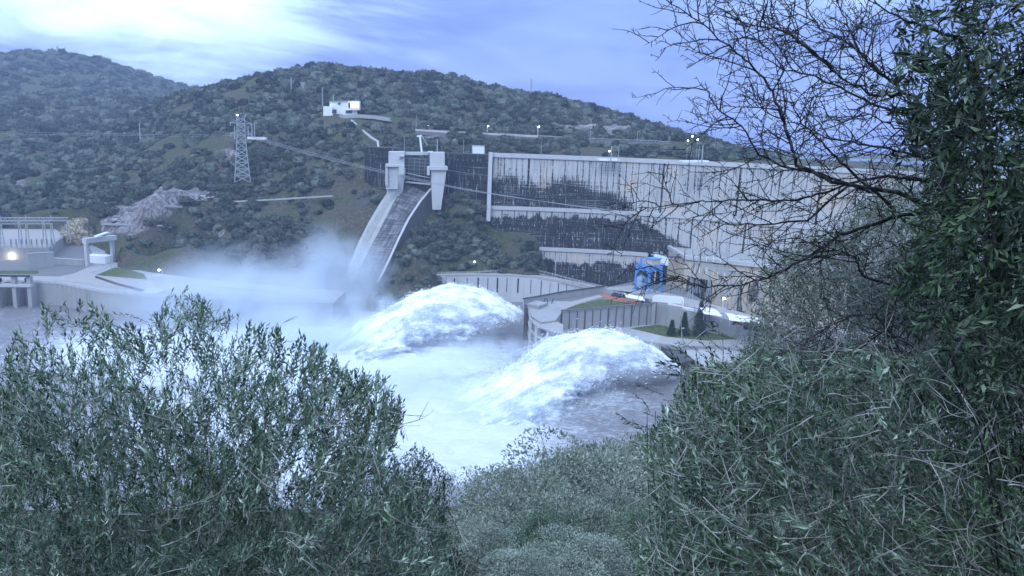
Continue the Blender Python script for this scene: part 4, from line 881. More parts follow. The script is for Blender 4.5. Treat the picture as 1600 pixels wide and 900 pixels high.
fence(m, bk, 1.5); m.build('railing', M['concw'], cr_); MB().wall([p-Vector((0, 0, 1.3)) for p in bk], .35, 3.0).build('back_kerb', M['concl'], cr_)
# ================================================================ BLUE CRANE
cq = PZ(1013, 457, 22); ck = thing('gantry_crane', 'bright blue four legged gantry crane beside the dam foot', 'crane', cq, R(38))
for sx_ in (0, 1):
    for sy in (0, 1):
        m = MB(); m.box((sx_*8, sy*8, 4.9), (.8, .8, 9.4)); m.box((sx_*8, sy*8, .4), (2.4, 1.2, .8)); npmesh('leg', m.v, m.f, M['blue'], ck)
m = MB()
for a, b in (((0, 0), (8, 0)), ((0, 8), (8, 8)), ((0, 0), (0, 8)), ((8, 0), (8, 8))): m.bar((a[0], a[1], 10.2), (b[0], b[1], 10.2), 1.3, 1.5)
m.box((4, 4, 11.0), (9.6, 9.6, .3)); npmesh('top_beam', m.v, m.f, M['blue'], ck)
for a, b, c_ in (((0, 0), (8, 0), (1, 0)), ((0, 8), (0, 0), (0, -1))):
    m = MB(); m.bar((a[0], a[1], 7.2), (a[0]+(b[0]-a[0])*.22, a[1]+(b[1]-a[1])*.22, 9.6), .6); m.bar((b[0], b[1], 7.2), (b[0]-(b[0]-a[0])*.22, b[1]-(b[1]-a[1])*.22, 9.6), .6); npmesh('corner_brace', m.v, m.f, M['blue'], ck)
m = MB(); m.box((5.2, 3.2, 12.9), (5.4, 4.2, 3.0)); h_ = npmesh('machine_house', m.v, m.f, M['cream'], ck); m = MB(); m.box((5.2, 3.2, 14.6), (6.2, 5.0, .35)); npmesh('house_roof', m.v, m.f, M['blue'], ck)
m = MB()
for a, b in (((-.7, -.7), (8.7, -.7)), ((8.7, -.7), (8.7, 8.7)), ((-.7, 8.7), (-.7, -.7)), ((-.7, 8.7), (8.7, 8.7))):
    for z in (12.1, 12.6): m.bar((a[0], a[1], z), (b[0], b[1], z), .12)
    for i in range(7): t = i/6; m.bar((a[0]+(b[0]-a[0])*t, a[1]+(b[1]-a[1])*t, 11.1), (a[0]+(b[0]-a[0])*t, a[1]+(b[1]-a[1])*t, 12.6), .12)
npmesh('railing', m.v, m.f, M['blue'], ck)
m = MB(); m.box((1.0, 6.5, 13), (.5, .5, 4)); m.bar((1, 6.5, 14.8), (2.6, 6.5, 14.4), .3); npmesh('signal_mast', m.v, m.f, M['blue'], ck)
hq_ = PZ(1001, 452.5, 22); hp_ = thing('hopper', 'pale blue box with a pyramid top standing between the crane legs', 'hopper', hq_, R(38)); m = MB(); m.box((0, 0, 2.9), (3.6, 3.6, 4.4)); npmesh('box', m.v, m.f, M['lblue'], hp_)
m = MB(); m.add([(-1.8, -1.8, 5.1), (1.8, -1.8, 5.1), (1.8, 1.8, 5.1), (-1.8, 1.8, 5.1), (-.25, -.25, 7.2), (.25, -.25, 7.2), (.25, .25, 7.2), (-.25, .25, 7.2)], [(0, 1, 5, 4), (1, 2, 6, 5), (2, 3, 7, 6), (3, 0, 4, 7), (4, 5, 6, 7)]); npmesh('pyramid_top', m.v, m.f, M['lblue'], hp_)
m = MB(); m.box((0, 0, .4), (3.6, 3.6, .8)); m.bar((-2.6, -2.6, 5.5), (2.6, -2.6, 5.5), .3); npmesh('plinth', m.v, m.f, M['blue'], hp_)
# ================================================================ CARS, CANOPIES
def car(lab, q, rz, col, n):
    c = thing('parked_car', lab, 'car', q, rz, 'cars parked on the platform'); mm = mat(n+'_car_paint', col, .25, .5)
    def prof(pts, w_):
        V = [(x, s*w_, z) for s in (-1, 1) for x, z in pts]; nn = len(pts); return V, [tuple(range(nn)), tuple(reversed(range(nn, 2*nn)))]+[(i, nn+i, nn+(i+1) % nn, (i+1) % nn) for i in range(nn)]
    o = npmesh('body', *prof([(-2.1, .3), (2.1, .3), (2.15, .75), (1.2, .95), (-1.95, 1.0), (-2.15, .7)], .88), mm, c); b = o.modifiers.new('b', 'BEVEL'); b.width = .09; b.segments = 2
    npmesh('windows', *prof([(-1.75, .98), (1.05, .94), (.45, 1.40), (-1.35, 1.42)], .76), M['glass'], c)
    npmesh('roof', *prof([(-1.35, 1.41), (.45, 1.39), (.3, 1.50), (-1.2, 1.52)], .72), mm, c)
    for x in (-1.35, 1.3):
        for s in (-.86, .86): m = MB(); m.tube([(x, s-.1, .33), (x, s+.1, .33)], .33, 12); npmesh('wheel', m.v, m.f, M['dark'], c)
    for s in (-.6, .6): m = MB(); m.box((2.12, s, .66), (.1, .36, .18)); npmesh('headlight', m.v, m.f, M['white'], c)
    return c
car('dark blue car in the open beside the long white canopy', PZ(972, 464.5, 22.1), R(-20), (.02, .04, .12), 'blue')
car('second dark car nearest the red path edge before the canopy', PZ(963, 463, 22.1), R(-20), (.05, .05, .06), 'charcoal')
car('white car under the right end of the long white canopy', PZ(1003, 471.5, 22.1), R(-20), (.7, .7, .72), 'white')
car('grey car just beyond the canopy end by the panelled wall', PZ(1010, 472.8, 22.1), R(-20), (.12, .12, .14), 'grey')
for lab, pts, z in (('long pale curved canopy roof over the parked cars beside the lawn', ((972, 459), (1000, 465), (1008, 470), (978, 464)), 24.6), ('large pale canopy roof beyond the conifers', ((1085, 478), (1110, 482), (1128, 494), (1100, 490)), 24.5), ('rightmost pale canopy roof above the dark van', ((1130, 488), (1180, 497), (1192, 507), (1140, 500)), 24.6)):
    pp = [PZ(u, v, z) for u, v in pts]; g = thing('canopy', lab, 'canopy', sum(pp, Vector())/4, 0, 'pale car port canopies')
    m = MB(); NN = 8; V = []
    for i in range(NN+1):
        t = i/NN; bz = math.sin(math.pi*t)*.9; a = pp[0].lerp(pp[3], t); b = pp[1].lerp(pp[2], t); V += [a+Vector((0, 0, bz)), b+Vector((0, 0, bz)), b+Vector((0, 0, bz-.15)), a+Vector((0, 0, bz-.15))]
    m.add(V, [(4*i+j, 4*i+(j+1) % 4, 4*i+4+(j+1) % 4, 4*i+4+j) for i in range(NN) for j in range(4)]+[(3, 2, 1, 0), tuple(4*NN+j for j in range(4))]); m.build('roof', M['white'], g)
    m = MB(); [m.bar((p.x*.98+g.location.x*.02, p.y*.98+g.location.y*.02, z-2.5), (p.x*.98+g.location.x*.02, p.y*.98+g.location.y*.02, z), .2) for p in pp]; m.build('frame', M['steel'], g)
car('red tinted car parked under the canopy beyond the conifers', PZ(1152, 508, 22.1) , R(-15), (.30, .05, .05), 'red')
van = thing('parked_van', 'dark van parked below the rightmost canopy', 'van', PZ(1172, 515, 20), R(-15)); m = MB(); m.box((0, 0, 1.3), (5.2, 2.0, 2.0)); npmesh('body', m.v, m.f, mat('van_paint', (.03, .03, .035), .3, .5), van).modifiers.new('b', 'BEVEL').width = .25
for x in (-1.6, 1.6):
    for s in (-.95, .95): m = MB(); m.tube([(x, s-.1, .4), (x, s+.1, .4)], .4, 12); npmesh('wheel', m.v, m.f, M['dark'], van)
m = MB(); m.box((2.1, 0, 1.75), (1.0, 1.7, .6)); m.box((0, -1.0, 1.75), (4, .06, .55)); npmesh('windows', m.v, m.f, M['glass'], van)
# ================================================================ SWITCHYARD ON THE RIGHT
for i, (u, v, Y, hh) in enumerate(((1100, 470, 318, 16), (1128, 476, 312, 15), (1162, 482, 306, 15), (1110, 460, 332, 19))):
    q = PZ(u, v, 22); g = thing('steel_gantry', ['first steel gantry behind the conifers', 'steel gantry beside the bright floodlight', 'furthest steel gantry before the thicket', 'tall rear steel gantry against the stained wall'][i], 'gantry', q, R(-25), 'steel gantries on the platform')
    for x in (-6, 6):
        m = MB(); m.bar((x-1.1, 0, 0), (x, 0, hh), .28); m.bar((x+1.1, 0, 0), (x, 0, hh), .28); m.bar((x, -1, 0), (x, 0, hh), .28)
        for z in range(1, 5): m.bar((x-1.1+z*.22, 0, z*hh/5), (x+1.1-z*.22, 0, (z+.5)*hh/5), .15)
        npmesh('trestle', m.v, m.f, M['steel'], g)
    m = MB(); m.bar((-7, 0, hh), (7, 0, hh), .3); m.bar((-7, 0, hh-1.2), (7, 0, hh-1.2), .3); [m.bar((-7+j, 0, hh-1.2*(j % 2)), (-6+j, 0, hh-1.2*((j+1) % 2)), .16) for j in range(14)]; npmesh('crossbeam', m.v, m.f, M['steel'], g)
    for x in (-3, 0, 3): m = MB(); m.bar((x, 0, hh-1.2), (x, 0, hh-4.2), .25); npmesh('insulator', m.v, m.f, M['white'], g)
make_post('street_lamp', 'bright white flood lamp on a pole among the steel gantries', 1127, 500, 466, 312, 2.2, side=.2)
make_post('street_lamp', 'thin grey lamp post standing right of the blue crane', 1045, 475, 430, 330)
make_post('street_lamp', 'short pale lamp post on the lower lawn in front of the conifers', 1064, 532, 513, 277, side=.3)
# ================================================================ VEGETATION
def nrmz(v): return v/np.maximum(np.linalg.norm(v, axis=-1, keepdims=True), 1e-9)
def leafmat(name, cols, rough=.55, gc=((.018, .050, .022), (.11, .20, .085))):
    def fn(k, b):
        r = k.attr('rnd')[2]; c = k.mix(k.ss(r, .0, .55), cols[0], cols[1]); c = k.mix(k.ss(r, .55, .95), c, cols[2]); g_ = k.ss(k.noise(geo(k), 1.7, 3, .6), .48, .62); c = k.mix(k.m('MULTIPLY', g_, .75), c, k.mix(k.ss(r, .1, .9), gc[0], gc[1]))
        if len(cols) > 3: c = k.mix(k.m('GREATER_THAN', r, .992), c, cols[3])
        return c
    return mat(name, rough=rough, spec=.35, fn=fn)
M['olive'] = leafmat('olive_leaves', [(.020, .048, .032), (.115, .190, .130), (.54, .66, .54), (.34, .30, .05)], .38)
M['olive2'] = leafmat('dense_leaves', [(.008, .020, .012), (.036, .066, .038), (.23, .30, .21), (.38, .26, .05)], .5)
M['greyleaf'] = leafmat('grey_leaves', [(.060, .080, .062), (.21, .25, .20), (.42, .47, .41)], .6, ((.10, .13, .10), (.34, .39, .32)))
M['lowleaf'] = leafmat('low_scrub_leaves', [(.010, .018, .012), (.030, .045, .030), (.075, .10, .07)], .7)
M['darkleaf'] = leafmat('oak_leaves', [(.012, .022, .014), (.030, .045, .026), (.070, .088, .055)], .7)
M['thicket'] = leafmat('thicket_leaves', [(.035, .065, .045), (.13, .19, .135), (.40, .47, .40)], .6)
M['bark'] = mat('grey_bark', (.24, .22, .21), .85, .2, lambda k, b: k.mix(k.ss(k.noise(geo(k), 9, 4), .4, .65), (.15, .145, .14), (.44, .43, .42)))
M['barkd'] = mat('dark_bark', (.03, .03, .03), .8, .2, lambda k, b: k.mix(k.ss(k.noise(geo(k), 25, 3), .45, .75), (.018, .018, .022), (.12, .12, .13)))
def leaves(base, d, nv, L, W, rs, fold=.25):
    """diamond leaves folded along the midrib; returns verts, faces, rnd"""
    n = len(base); d = nrmz(d); s = nrmz(np.cross(d, nv)); nn = np.cross(s, d)
    L = np.asarray(L)[:, None]; W = np.asarray(W)[:, None]
    mid = base + d*L*.45; tip = base + d*L - nn*L*.08
    V = np.stack([base, mid+s*W/2+nn*W*fold, tip, mid-s*W/2+nn*W*fold], 1).reshape(-1, 3)
    i = np.arange(n)[:, None]*4
    Fa = np.concatenate([i+np.array([[0, 1, 2]]), i+np.array([[0, 2, 3]])])
    return V, Fa, rs
def stems(p0, p1, p2, r0, r1):
    """three-sided bent tapered stems"""
    n = len(p0); a = nrmz(np.cross(p2-p0, np.array([.3, .2, .9]))); d = nrmz(p2-p0); b = np.cross(d, a); V = []
    for p, r in ((p0, r0), (p1, (r0+r1)/2), (p2, r1)):
        for j in range(3):
            t = 2.094*j; V.append(p + (a*math.cos(t)+b*math.sin(t))*np.asarray(r).reshape(-1, 1))
    V = np.stack(V, 1).reshape(-1, 3); i = np.arange(n)[:, None]*9; q = []
    for s in (0, 3):
        for j in range(3): q.append(i+np.array([[s+j, s+(j+1) % 3, s+3+(j+1) % 3, s+3+j]]))
    return V, np.concatenate(q)
def inpoly(u, v, poly):
    poly = np.array(poly, float); c = np.zeros(len(u), bool); j = len(poly)-1
    for i in range(len(poly)):
        xi, yi = poly[i]; xj, yj = poly[j]
        c ^= ((yi > v) != (yj > v)) & (u < (xj-xi)*(v-yi)/(yj-yi+1e-9)+xi); j = i
    return c
def Pn(u, v, Y):
    d = np.stack([u-800, -(v-450), -F+0*u], -1) @ np.array(MR).T; t = Y/d[:, 1]
    return np.stack([d[:, 0]*t, Y, CZ+d[:, 2]*t], -1)
def plant(name, label, cat, poly, Yr, ntw, tw, leaf, mt, bm, root, rs, dirb=(0, 0, 1), spread=.55, nl=14, limbs=30, limbr=.012, tangle=0, clump=.35, stemr=.0022, group=None, lang=.75, dens=None):
    """bush or tree crown: leafy twigs whose tips fill a volume seen through an outline, limbs from the root"""
    rs = np.random.RandomState(rs); po = np.array(poly); u = []; v = []
    while len(u) < ntw:
        a = rs.uniform(po[:, 0].min(), po[:, 0].max(), ntw*2); b = rs.uniform(po[:, 1].min(), po[:, 1].max(), ntw*2); ok = inpoly(a, b, poly)
        ok &= vnoise(a/34+rs.rand()*0, b/34, 3.3) > clump*rs.rand(len(a))*1.6
        if dens is not None: ok &= rs.rand(len(a)) < dens(a, b)
        u += list(a[ok]); v += list(b[ok])
    u = np.array(u[:ntw]); v = np.array(v[:ntw]); Yv = rs.uniform(*Yr, ntw)
    tip = Pn(u, v, Yv); cen = tip.mean(0)
    out = nrmz((tip-cen)*np.array([1, .6, .6])); d = nrmz(np.array(dirb)*1.0 + out*.35 + rs.normal(0, spread, (ntw, 3)))
    ln = tw*rs.uniform(.5, 1.2, ntw); p2 = tip; p0 = tip-d*ln[:, None]; bend = rs.normal(0, .06, (ntw, 3))*ln[:, None]; p1 = (p0+p2)/2+bend
    # leaves along the twigs
    t = np.tile(np.linspace(.12, 1, nl), ntw); ti = np.repeat(np.arange(ntw), nl); n = len(t)
    bp = np.where((t < .5)[:, None], p0[ti]+(p1-p0)[ti]*(t*2)[:, None], p1[ti]+(p2-p1)[ti]*(t*2-1)[:, None])
    dd = d[ti]; a = nrmz(np.cross(dd, rs.normal(0, 1, (ntw, 3))[ti])); b = np.cross(dd, a); ph = np.tile(np.arange(nl), ntw)*2.4 + rs.rand(ntw)[ti]*6
    rad = a*np.cos(ph)[:, None]+b*np.sin(ph)[:, None]; an = lang*rs.uniform(.6, 1.3, n)*(1-.6*t**3)
    ld = dd*np.cos(an)[:, None]+rad*np.sin(an)[:, None]+rs.normal(0, .12, (n, 3)); sz = rs.uniform(.6, 1.15, n)*(1-.35*(t > .95))*rs.uniform(.65, 1.25, ntw)[ti]
    rnd = np.clip(rs.rand(ntw)[ti]*.45+rs.rand(n)*.55, 0, 1)
    V, Fa, rn = leaves(bp, ld, rad+rs.normal(0, .5, (n, 3)), leaf[0]*sz, leaf[1]*sz, rnd)
    g = thing(name, label, cat, root, 0, group); L0 = np.array(root)
    npmesh('foliage', V-L0, Fa, mt, g, False, {'rnd': np.repeat(rnd, 4)})
    SV, SF = stems(p0, p1, p2, np.full(ntw, stemr), np.full(ntw, stemr*.4))
    # limbs
    m = MB(); tr = MB(); rt_ = Vector(root); N = 0
    for i in range(limbs):
        j = rs.randint(ntw); e = Vector(p0[j]); s_ = rt_ + Vector(rs.normal(0, .05, 3)); mid = s_.lerp(e, .5)+Vector(rs.normal(0, .12, 3))*(e-s_).length*.5 + Vector((0, 0, .05*(e-s_).length))
        pts = []; 
        for q in range(9): w_ = q/8; pts.append((s_*(1-w_)**2+mid*2*w_*(1-w_)+e*w_*w_)+Vector(rs.normal(0, .008, 3))*(e-s_).length*.5)
        m.tube(pts, limbr*rs.uniform(.4, 1.3), 5, .0018)
    for i in range(tangle):
        c = Vector(tip[rs.randint(ntw)]); c = Vector((0, 0, CZ)).lerp(c, rs.uniform(.84, .99)); e = Vector(rs.normal(0, 1, 3))*Vector((1, .45, 1)) if False else Vector((rs.normal(), rs.normal()*.5, rs.normal()*.8)); e.normalize(); q = [c]; cu = Vector(rs.normal(0, .10, 3)); st_ = rs.uniform(.014, .05)
        for _ in range(8): e = (e+cu+Vector(rs.normal(0, .07, 3))).normalized(); q.append(q[-1]+e*st_)
        m.tube(q, rs.uniform(.0014, .0034), 4, .0010)
        if rs.rand() < .7:
            b0 = q[4]; e2 = (e+Vector(rs.normal(0, .7, 3))).normalized(); m.tube([b0+e2*st_*1.3*w_ for w_ in range(4)], .0022, 5, .001)
    b_ = np.array(m.v); 
    mm = MB(); mm.v = m.v; mm.f = m.f
    V2 = np.concatenate([b_, SV]); fq = [np.array([f for f in m.f if len(f) == 4]), np.array([f for f in m.f if len(f) == 5]), SF+len(b_)]
    npmesh('branches', V2-L0, [x for x in fq if len(x)], bm, g, False)
    tr.tube([(0, 0, -.6), (.02, 0, -.1), (0, .02, .25)], limbr*3.2, 8, limbr*1.8); npmesh('trunk', tr.v, tr.f, bm, g)
    return g
def gz(x, y): return float(TH(np.array([x]), np.array([y]))[0])
def rootat(u, Y, dz=.0): x = ray(u, 700).x/ray(u, 700).y*Y; return (x, Y, gz(x, Y)+dz)
lbp = [(-80, 600), (0, 590), (20, 520), (45, 500), (60, 478), (100, 468), (150, 470), (190, 484), (215, 515), (240, 480), (262, 455), (290, 440), (318, 460), (345, 485), (372, 478), (392, 500), (425, 505), (450, 515), (490, 522), (520, 550), (560, 575), (600, 585), (630, 602),
       (634, 650), (618, 690), (640, 730), (680, 770), (700, 830), (720, 960), (-80, 960)]
def dl(u, v): return np.clip((v-430)/260, .28, 1)*.9+.1
plant('olive_bush', 'large grey green olive bush filling the lower left in front of the river', 'bush', lbp, (4.2, 7.2), 6300, .29, (.051, .0145), M['olive'], M['bark'], rootat(250, 5.8), 1, limbs=120, limbr=.012, tangle=600, nl=17, clump=.55, dens=dl, spread=.45)
plant('olive_bush', 'smaller dark leaved bush at the right edge of the large olive bush', 'bush', [(600, 740), (625, 715), (650, 690), (680, 712), (700, 735), (702, 790), (716, 830), (735, 960), (560, 960), (580, 800)], (8.5, 11), 1300, .40, (.05, .02), M['olive2'], M['barkd'], rootat(650, 9.8), 2, limbs=45, nl=11, clump=.5, spread=.6)
rbp = [(985, 960), (1000, 850), (1015, 740), (1005, 690), (1030, 660), (1050, 610), (1062, 575), (1100, 560), (1140, 568), (1180, 545), (1240, 560), (1330, 540), (1420, 560), (1520, 520), (1700, 480), (1700, 960)]
plant('olive_bush', 'dense olive bush with tangled pale twigs filling the lower right', 'bush', rbp, (3.8, 6.4), 4600, .27, (.058, .0175), M['olive'], M['bark'], rootat(1500, 5.2), 3, limbs=150, tangle=1250, limbr=.010, nl=15, clump=.35, dirb=(-.35, 0, .75), spread=.6)
plant('olive_bush', 'sparse olive sprig reaching over the river beside the dark outlet', 'bush', [(955, 665), (985, 598), (1015, 600), (1030, 560), (1060, 510), (1100, 480), (1130, 500), (1160, 560), (1100, 620), (1060, 690), (1010, 700)], (4.4, 5.0), 42, .20, (.044, .014), M['olive2'], M['barkd'], rootat(1180, 4.7), 14, limbs=26, limbr=.005, nl=9, clump=.2, dirb=(-.9, 0, .4), spread=.35)
tbp = [(1375, -90), (1368, 10), (1385, 60), (1372, 120), (1390, 180), (1435, 230), (1450, 290), (1425, 340), (1430, 400), (1405, 450), (1440, 560), (1520, 640), (1720, 620), (1720, -90)]
plant('evergreen_tree', 'dark dense broadleaf evergreen tree filling the upper right corner', 'tree', tbp, (3.4, 5.8), 2050, .27, (.064, .021), M['olive2'], M['barkd'], rootat(1900, 4.6), 4, limbs=70, tangle=350, limbr=.020, nl=13, clump=.85, dirb=(-.1, 0, -.45), spread=.55, lang=.8, dens=lambda u, v: np.clip((u-1350)/150, .25, 1)*np.clip(.35+v/500, .4, 1))
plant('twiggy_thicket', 'pale fine leaved thicket between the bare branches and the olive bush', 'shrub', [(1150, 560), (1165, 500), (1185, 450), (1185, 415), (1225, 388), (1270, 370), (1320, 345), (1360, 300), (1430, 260), (1520, 330), (1560, 600), (1180, 620)], (6.3, 8.8), 5000, .32, (.030, .015), M['thicket'], M['bark'], rootat(1400, 8), 5, limbs=160, tangle=800, limbr=.009, nl=13, clump=.3, dirb=(-.6, 0, .5), spread=.8)
# ---- bare thorny tree
def thorn_tree():
    rs = np.random.RandomState(21); paths = [
     [(1470, 330), (1400, 300), (1300, 285), (1245, 257), (1238, 234), (1223, 189), (1210, 151), (1193, 121), (1166, 93), (1132, 68), (1091, 32), (1040, 0)],
     [(1360, 300), (1280, 272), (1227, 261), (1185, 242), (1159, 196), (1125, 174), (1108, 150), (1101, 128)],
     [(1480, 290), (1446, 211), (1434, 170), (1431, 151), (1408, 147), (1400, 132), (1363, 102), (1332, 72), (1298, 53), (1261, 30), (1227, 8)],
     [(1400, 132), (1359, 102), (1340, 75), (1321, 30), (1302, -10)], [(1408, 147), (1393, 151), (1359, 147), (1321, 125), (1287, 98), (1249, 64), (1227, 42)],
     [(1300, 105), (1249, 64), (1227, 49), (1196, 43), (1151, 36)], [(1400, 175), (1359, 160), (1302, 132), (1264, 117), (1227, 110), (1200, 75), (1177, 57)],
     [(1500, 300), (1446, 283), (1423, 280), (1378, 276), (1332, 285), (1287, 302), (1242, 314), (1196, 314), (1151, 312), (1094, 315), (1038, 323), (995, 326)],
     [(1540, 290), (1510, 253), (1491, 245), (1461, 227), (1434, 211), (1390, 195), (1340, 170)], [(1400, 330), (1325, 264), (1295, 234), (1264, 204), (1240, 170), (1231, 130)],
     [(1470, 330), (1410, 337), (1367, 350), (1313, 367), (1287, 387), (1247, 410), (1210, 430), (1180, 440), (1143, 447), (1100, 447), (1050, 432), (1010, 412)],
     [(1400, 450), (1347, 430), (1337, 403), (1313, 390), (1293, 390)], [(1520, 460), (1460, 480), (1387, 513), (1340, 547), (1293, 550)],
     [(1400, 530), (1383, 510), (1367, 492), (1333, 493), (1300, 507), (1267, 527), (1213, 557)], [(1440, 640), (1410, 583), (1413, 557), (1393, 527), (1400, 470), (1440, 400)],
     [(1500, 60), (1440, 40), (1390, 20), (1340, -10)], [(1460, 250), (1400, 235), (1340, 225), (1290, 215), (1240, 190)], [(1330, 285), (1260, 345), (1180, 352), (1120, 350)]]
    segs = []          # (p0,p1,p2,r0,r1)
    def smooth(pts, rr):
        out = []
        for i in range(len(pts)-1):
            for q in range(5): out.append(pts[i].lerp(pts[i+1], q/5))
        return out+[pts[-1]]
    tips = []; m = MB()
    lines = []
    for k_, pa in enumerate(paths):
        y0 = rs.uniform(4.4, 5.2); sl = rs.uniform(-.15, .15); pts = [P(u, v, y0+sl*i/len(pa)*3) for i, (u, v) in enumerate(pa)]; pts = smooth(pts, 0)
        pts = [p+Vector(rs.normal(0, .004, 3)) for p in pts]; r0 = (.0125 if k_ in (0, 2, 7, 8, 10) else .009)*rs.uniform(.85, 1.1); m.tube(pts, r0, 6, .0022); lines.append((pts, r0, 0))
    i = 0
    while i < len(lines) and len(lines) < 2300:
        pts, r0, lv = lines[i]; i += 1; n_ = len(pts)
        if lv >= 3: continue
        prob = (.60, .50, .40)[lv]
        for j in range(2, n_-1):
            if rs.rand() > prob: continue
            p = pts[j]; d = (pts[j+1]-pts[j-1]).normalized(); r = Vector(rs.normal(0, 1, 3)); r = (r-d*r.dot(d)); r.y *= .5; r.normalize()
            nd = (d*rs.uniform(.4, .9)+r*rs.uniform(.6, 1.1)+Vector((-.15, 0, .08))).normalized(); ln = (.34, .20, .09)[lv]*rs.uniform(.3, 1.35); ns = max(3, int(ln/.03)); c = Vector(rs.normal(0, .10, 3)); q = [p]
            for s in range(ns): nd = (nd+c*.25+Vector(rs.normal(0, .10, 3))).normalized(); q.append(q[-1]+nd*ln/ns)
            rr = (.0042, .0028, .0019)[lv]; m.tube(q, rr, 4, .0010); lines.append((q, rr, lv+1))
    # spurs
    S0 = []; S2 = []
    for pts, r0, lv in lines:
        for j in range(1, len(pts)-1):
            for _ in range(2 if lv == 0 else 1):
                if rs.rand() < (.8 if lv < 2 else .45):
                    d = (pts[j+1]-pts[j-1]).normalized(); r = Vector(rs.normal(0, 1, 3)); r = (r-d*r.dot(d)).normalized(); p = pts[j].lerp(pts[j+1], rs.rand()); S0.append(p); S2.append(p+(r+d*.5).normalized()*rs.uniform(.010, .032))
    S0 = np.array([tuple(p) for p in S0]); S2 = np.array([tuple(p) for p in S2]); SV, SF = stems(S0, (S0+S2)/2, S2, np.full(len(S0), .0028), np.full(len(S0), .0013))
    root = Vector(rootat(1760, 4.9)); tr = thing('thorn_tree', 'bare thorny tree with dark knobbly branches reaching over the dam wall', 'tree', root); L0 = np.array(root)
    V = np.array(m.v); f4 = np.array([f for f in m.f if len(f) == 4]); f6 = [f for f in m.f if len(f) == 6]
    npmesh('branches', np.concatenate([V, SV])-L0, [f4, np.array(f6), SF+len(V)], M['barkd'], tr)
    t_ = MB()
    hub = P(1620, 420, 4.9)
    for pa in ([P(1470, 330, 4.8), P(1500, 380, 4.85), hub], [P(1540, 290, 4.9), P(1545, 350, 4.9), hub], [P(1480, 290, 4.8), P(1515, 350, 4.85), hub], [P(1520, 460, 4.8), P(1535, 440, 4.85), hub], [P(1440, 640, 4.8), P(1490, 560, 4.8), P(1545, 480, 4.9)], [P(1500, 60, 4.8), P(1535, 150, 4.9), P(1540, 290, 4.9)]): t_.tube(pa, .012, 6, .02)
    t_.tube([hub, hub.lerp(root, .5)+Vector((.05, .03, 0)), root-Vector((0, 0, .3))], .024, 8, .045); t_.build('trunk', M['barkd'], tr)
thorn_tree()
# ---- grey shrubs on the near slope: three kinds, copied
def leafball(name, rs, r, nleaf, L, W, mt, tr=True, lob=7):
    rs = np.random.RandomState(rs); c = rs.normal(0, .42, (lob, 3))*np.array(r)*.9; c[:, 2] = np.abs(c[:, 2])*.9+r[2]*.55; cr = rs.uniform(.42, .72, lob)
    i = rs.randint(lob, size=nleaf); dirs = nrmz(rs.normal(0, 1, (nleaf, 3))); rad = rs.uniform(.55, 1.0, nleaf)**.6
    p = c[i]+dirs*(cr[i]*rad)[:, None]*np.array(r); n_ = fbm(p[:, 0]*.9+rs.rand()*9, p[:, 1]*.9, p[:, 2]*.9, 3); keep = (n_ > .36) & (p[:, 2] > .05); p = p[keep]; dirs = dirs[keep]; n = len(p)
    rnd = np.clip(rs.rand(n)*.6+n_[keep]*.9-.25, 0, 1)
    V, Fa, rn = leaves(p, dirs+rs.normal(0, .7, (n, 3))+np.array([0, 0, .3]), rs.normal(0, 1, (n, 3)), L*rs.uniform(.6, 1.3, n), W*rs.uniform(.6, 1.3, n), rnd)
    return V, Fa, np.repeat(rnd, 4)
protos = []
for kx in range(4):
    t0 = bpy.data.objects.new('grey_shrub', None); C.objects.link(t0)
    V, Fa, rn = leafball('x', 40+kx, (2.3, 2.1, 2.3), 26000, .12, .050, None, lob=9)
    npmesh('foliage', V, Fa, M['greyleaf'] if kx != 3 else M['thicket'], t0, False, {'rnd': rn})
    rs = np.random.RandomState(kx); m = MB()
    for i in range(34): e = Vector(V[rs.randint(len(V))]); m.tube([(0, 0, -.8), tuple(e*.45+Vector(rs.normal(0, .12, 3))), tuple(e)], .035, 4, .008)
    npmesh('branches', m.v, m.f, M['bark'], t0); protos.append(t0)
index_kids()
spots = [(735, 790, 27), (770, 762, 36), (815, 748, 30), (850, 728, 46), (890, 706, 38), (935, 690, 50), (970, 712, 34), (1015, 680, 44), (1060, 690, 36), (1000, 760, 27), (920, 770, 26), (850, 800, 22), (780, 830, 20), (700, 815, 23), (940, 840, 18), (1040, 800, 22), (860, 880, 15.5), (1100, 640, 55), (1100, 720, 40), (1180, 640, 50), (640, 850, 19), (560, 840, 24), (460, 820, 28), (340, 830, 26), (200, 840, 28), (60, 850, 26), (1260, 620, 45), (1340, 600, 40)]
labs = ['grey shrub at the foot of the water gap left of centre', 'grey shrub whose top meets the pale water at the gap']
for i, (u, v, Y_) in enumerate(spots):
    pr = protos[i % 4]; o = pr if i < 4 else copy_tree(pr)
    top = P(u, v, Y_); g_ = gz(top.x, top.y); hgt = np.clip(top.z-g_, 1.6, 7.5); zb = top.z-hgt if top.z-hgt < g_+.6 else g_-.1
    s_ = hgt/3.9; o.location = (top.x, top.y, min(zb, g_)); s_ = (top.z-min(zb, g_))/4.1; o.scale = (max(s_, .7)*1.05, max(s_, .7)*1.05, s_); o.rotation_euler = (0, 0, i*1.7)
    tag(o, 'rounded grey green shrub among those on the near slope above the river', 'shrub', 'grey shrubs on the near slope')
protos = None
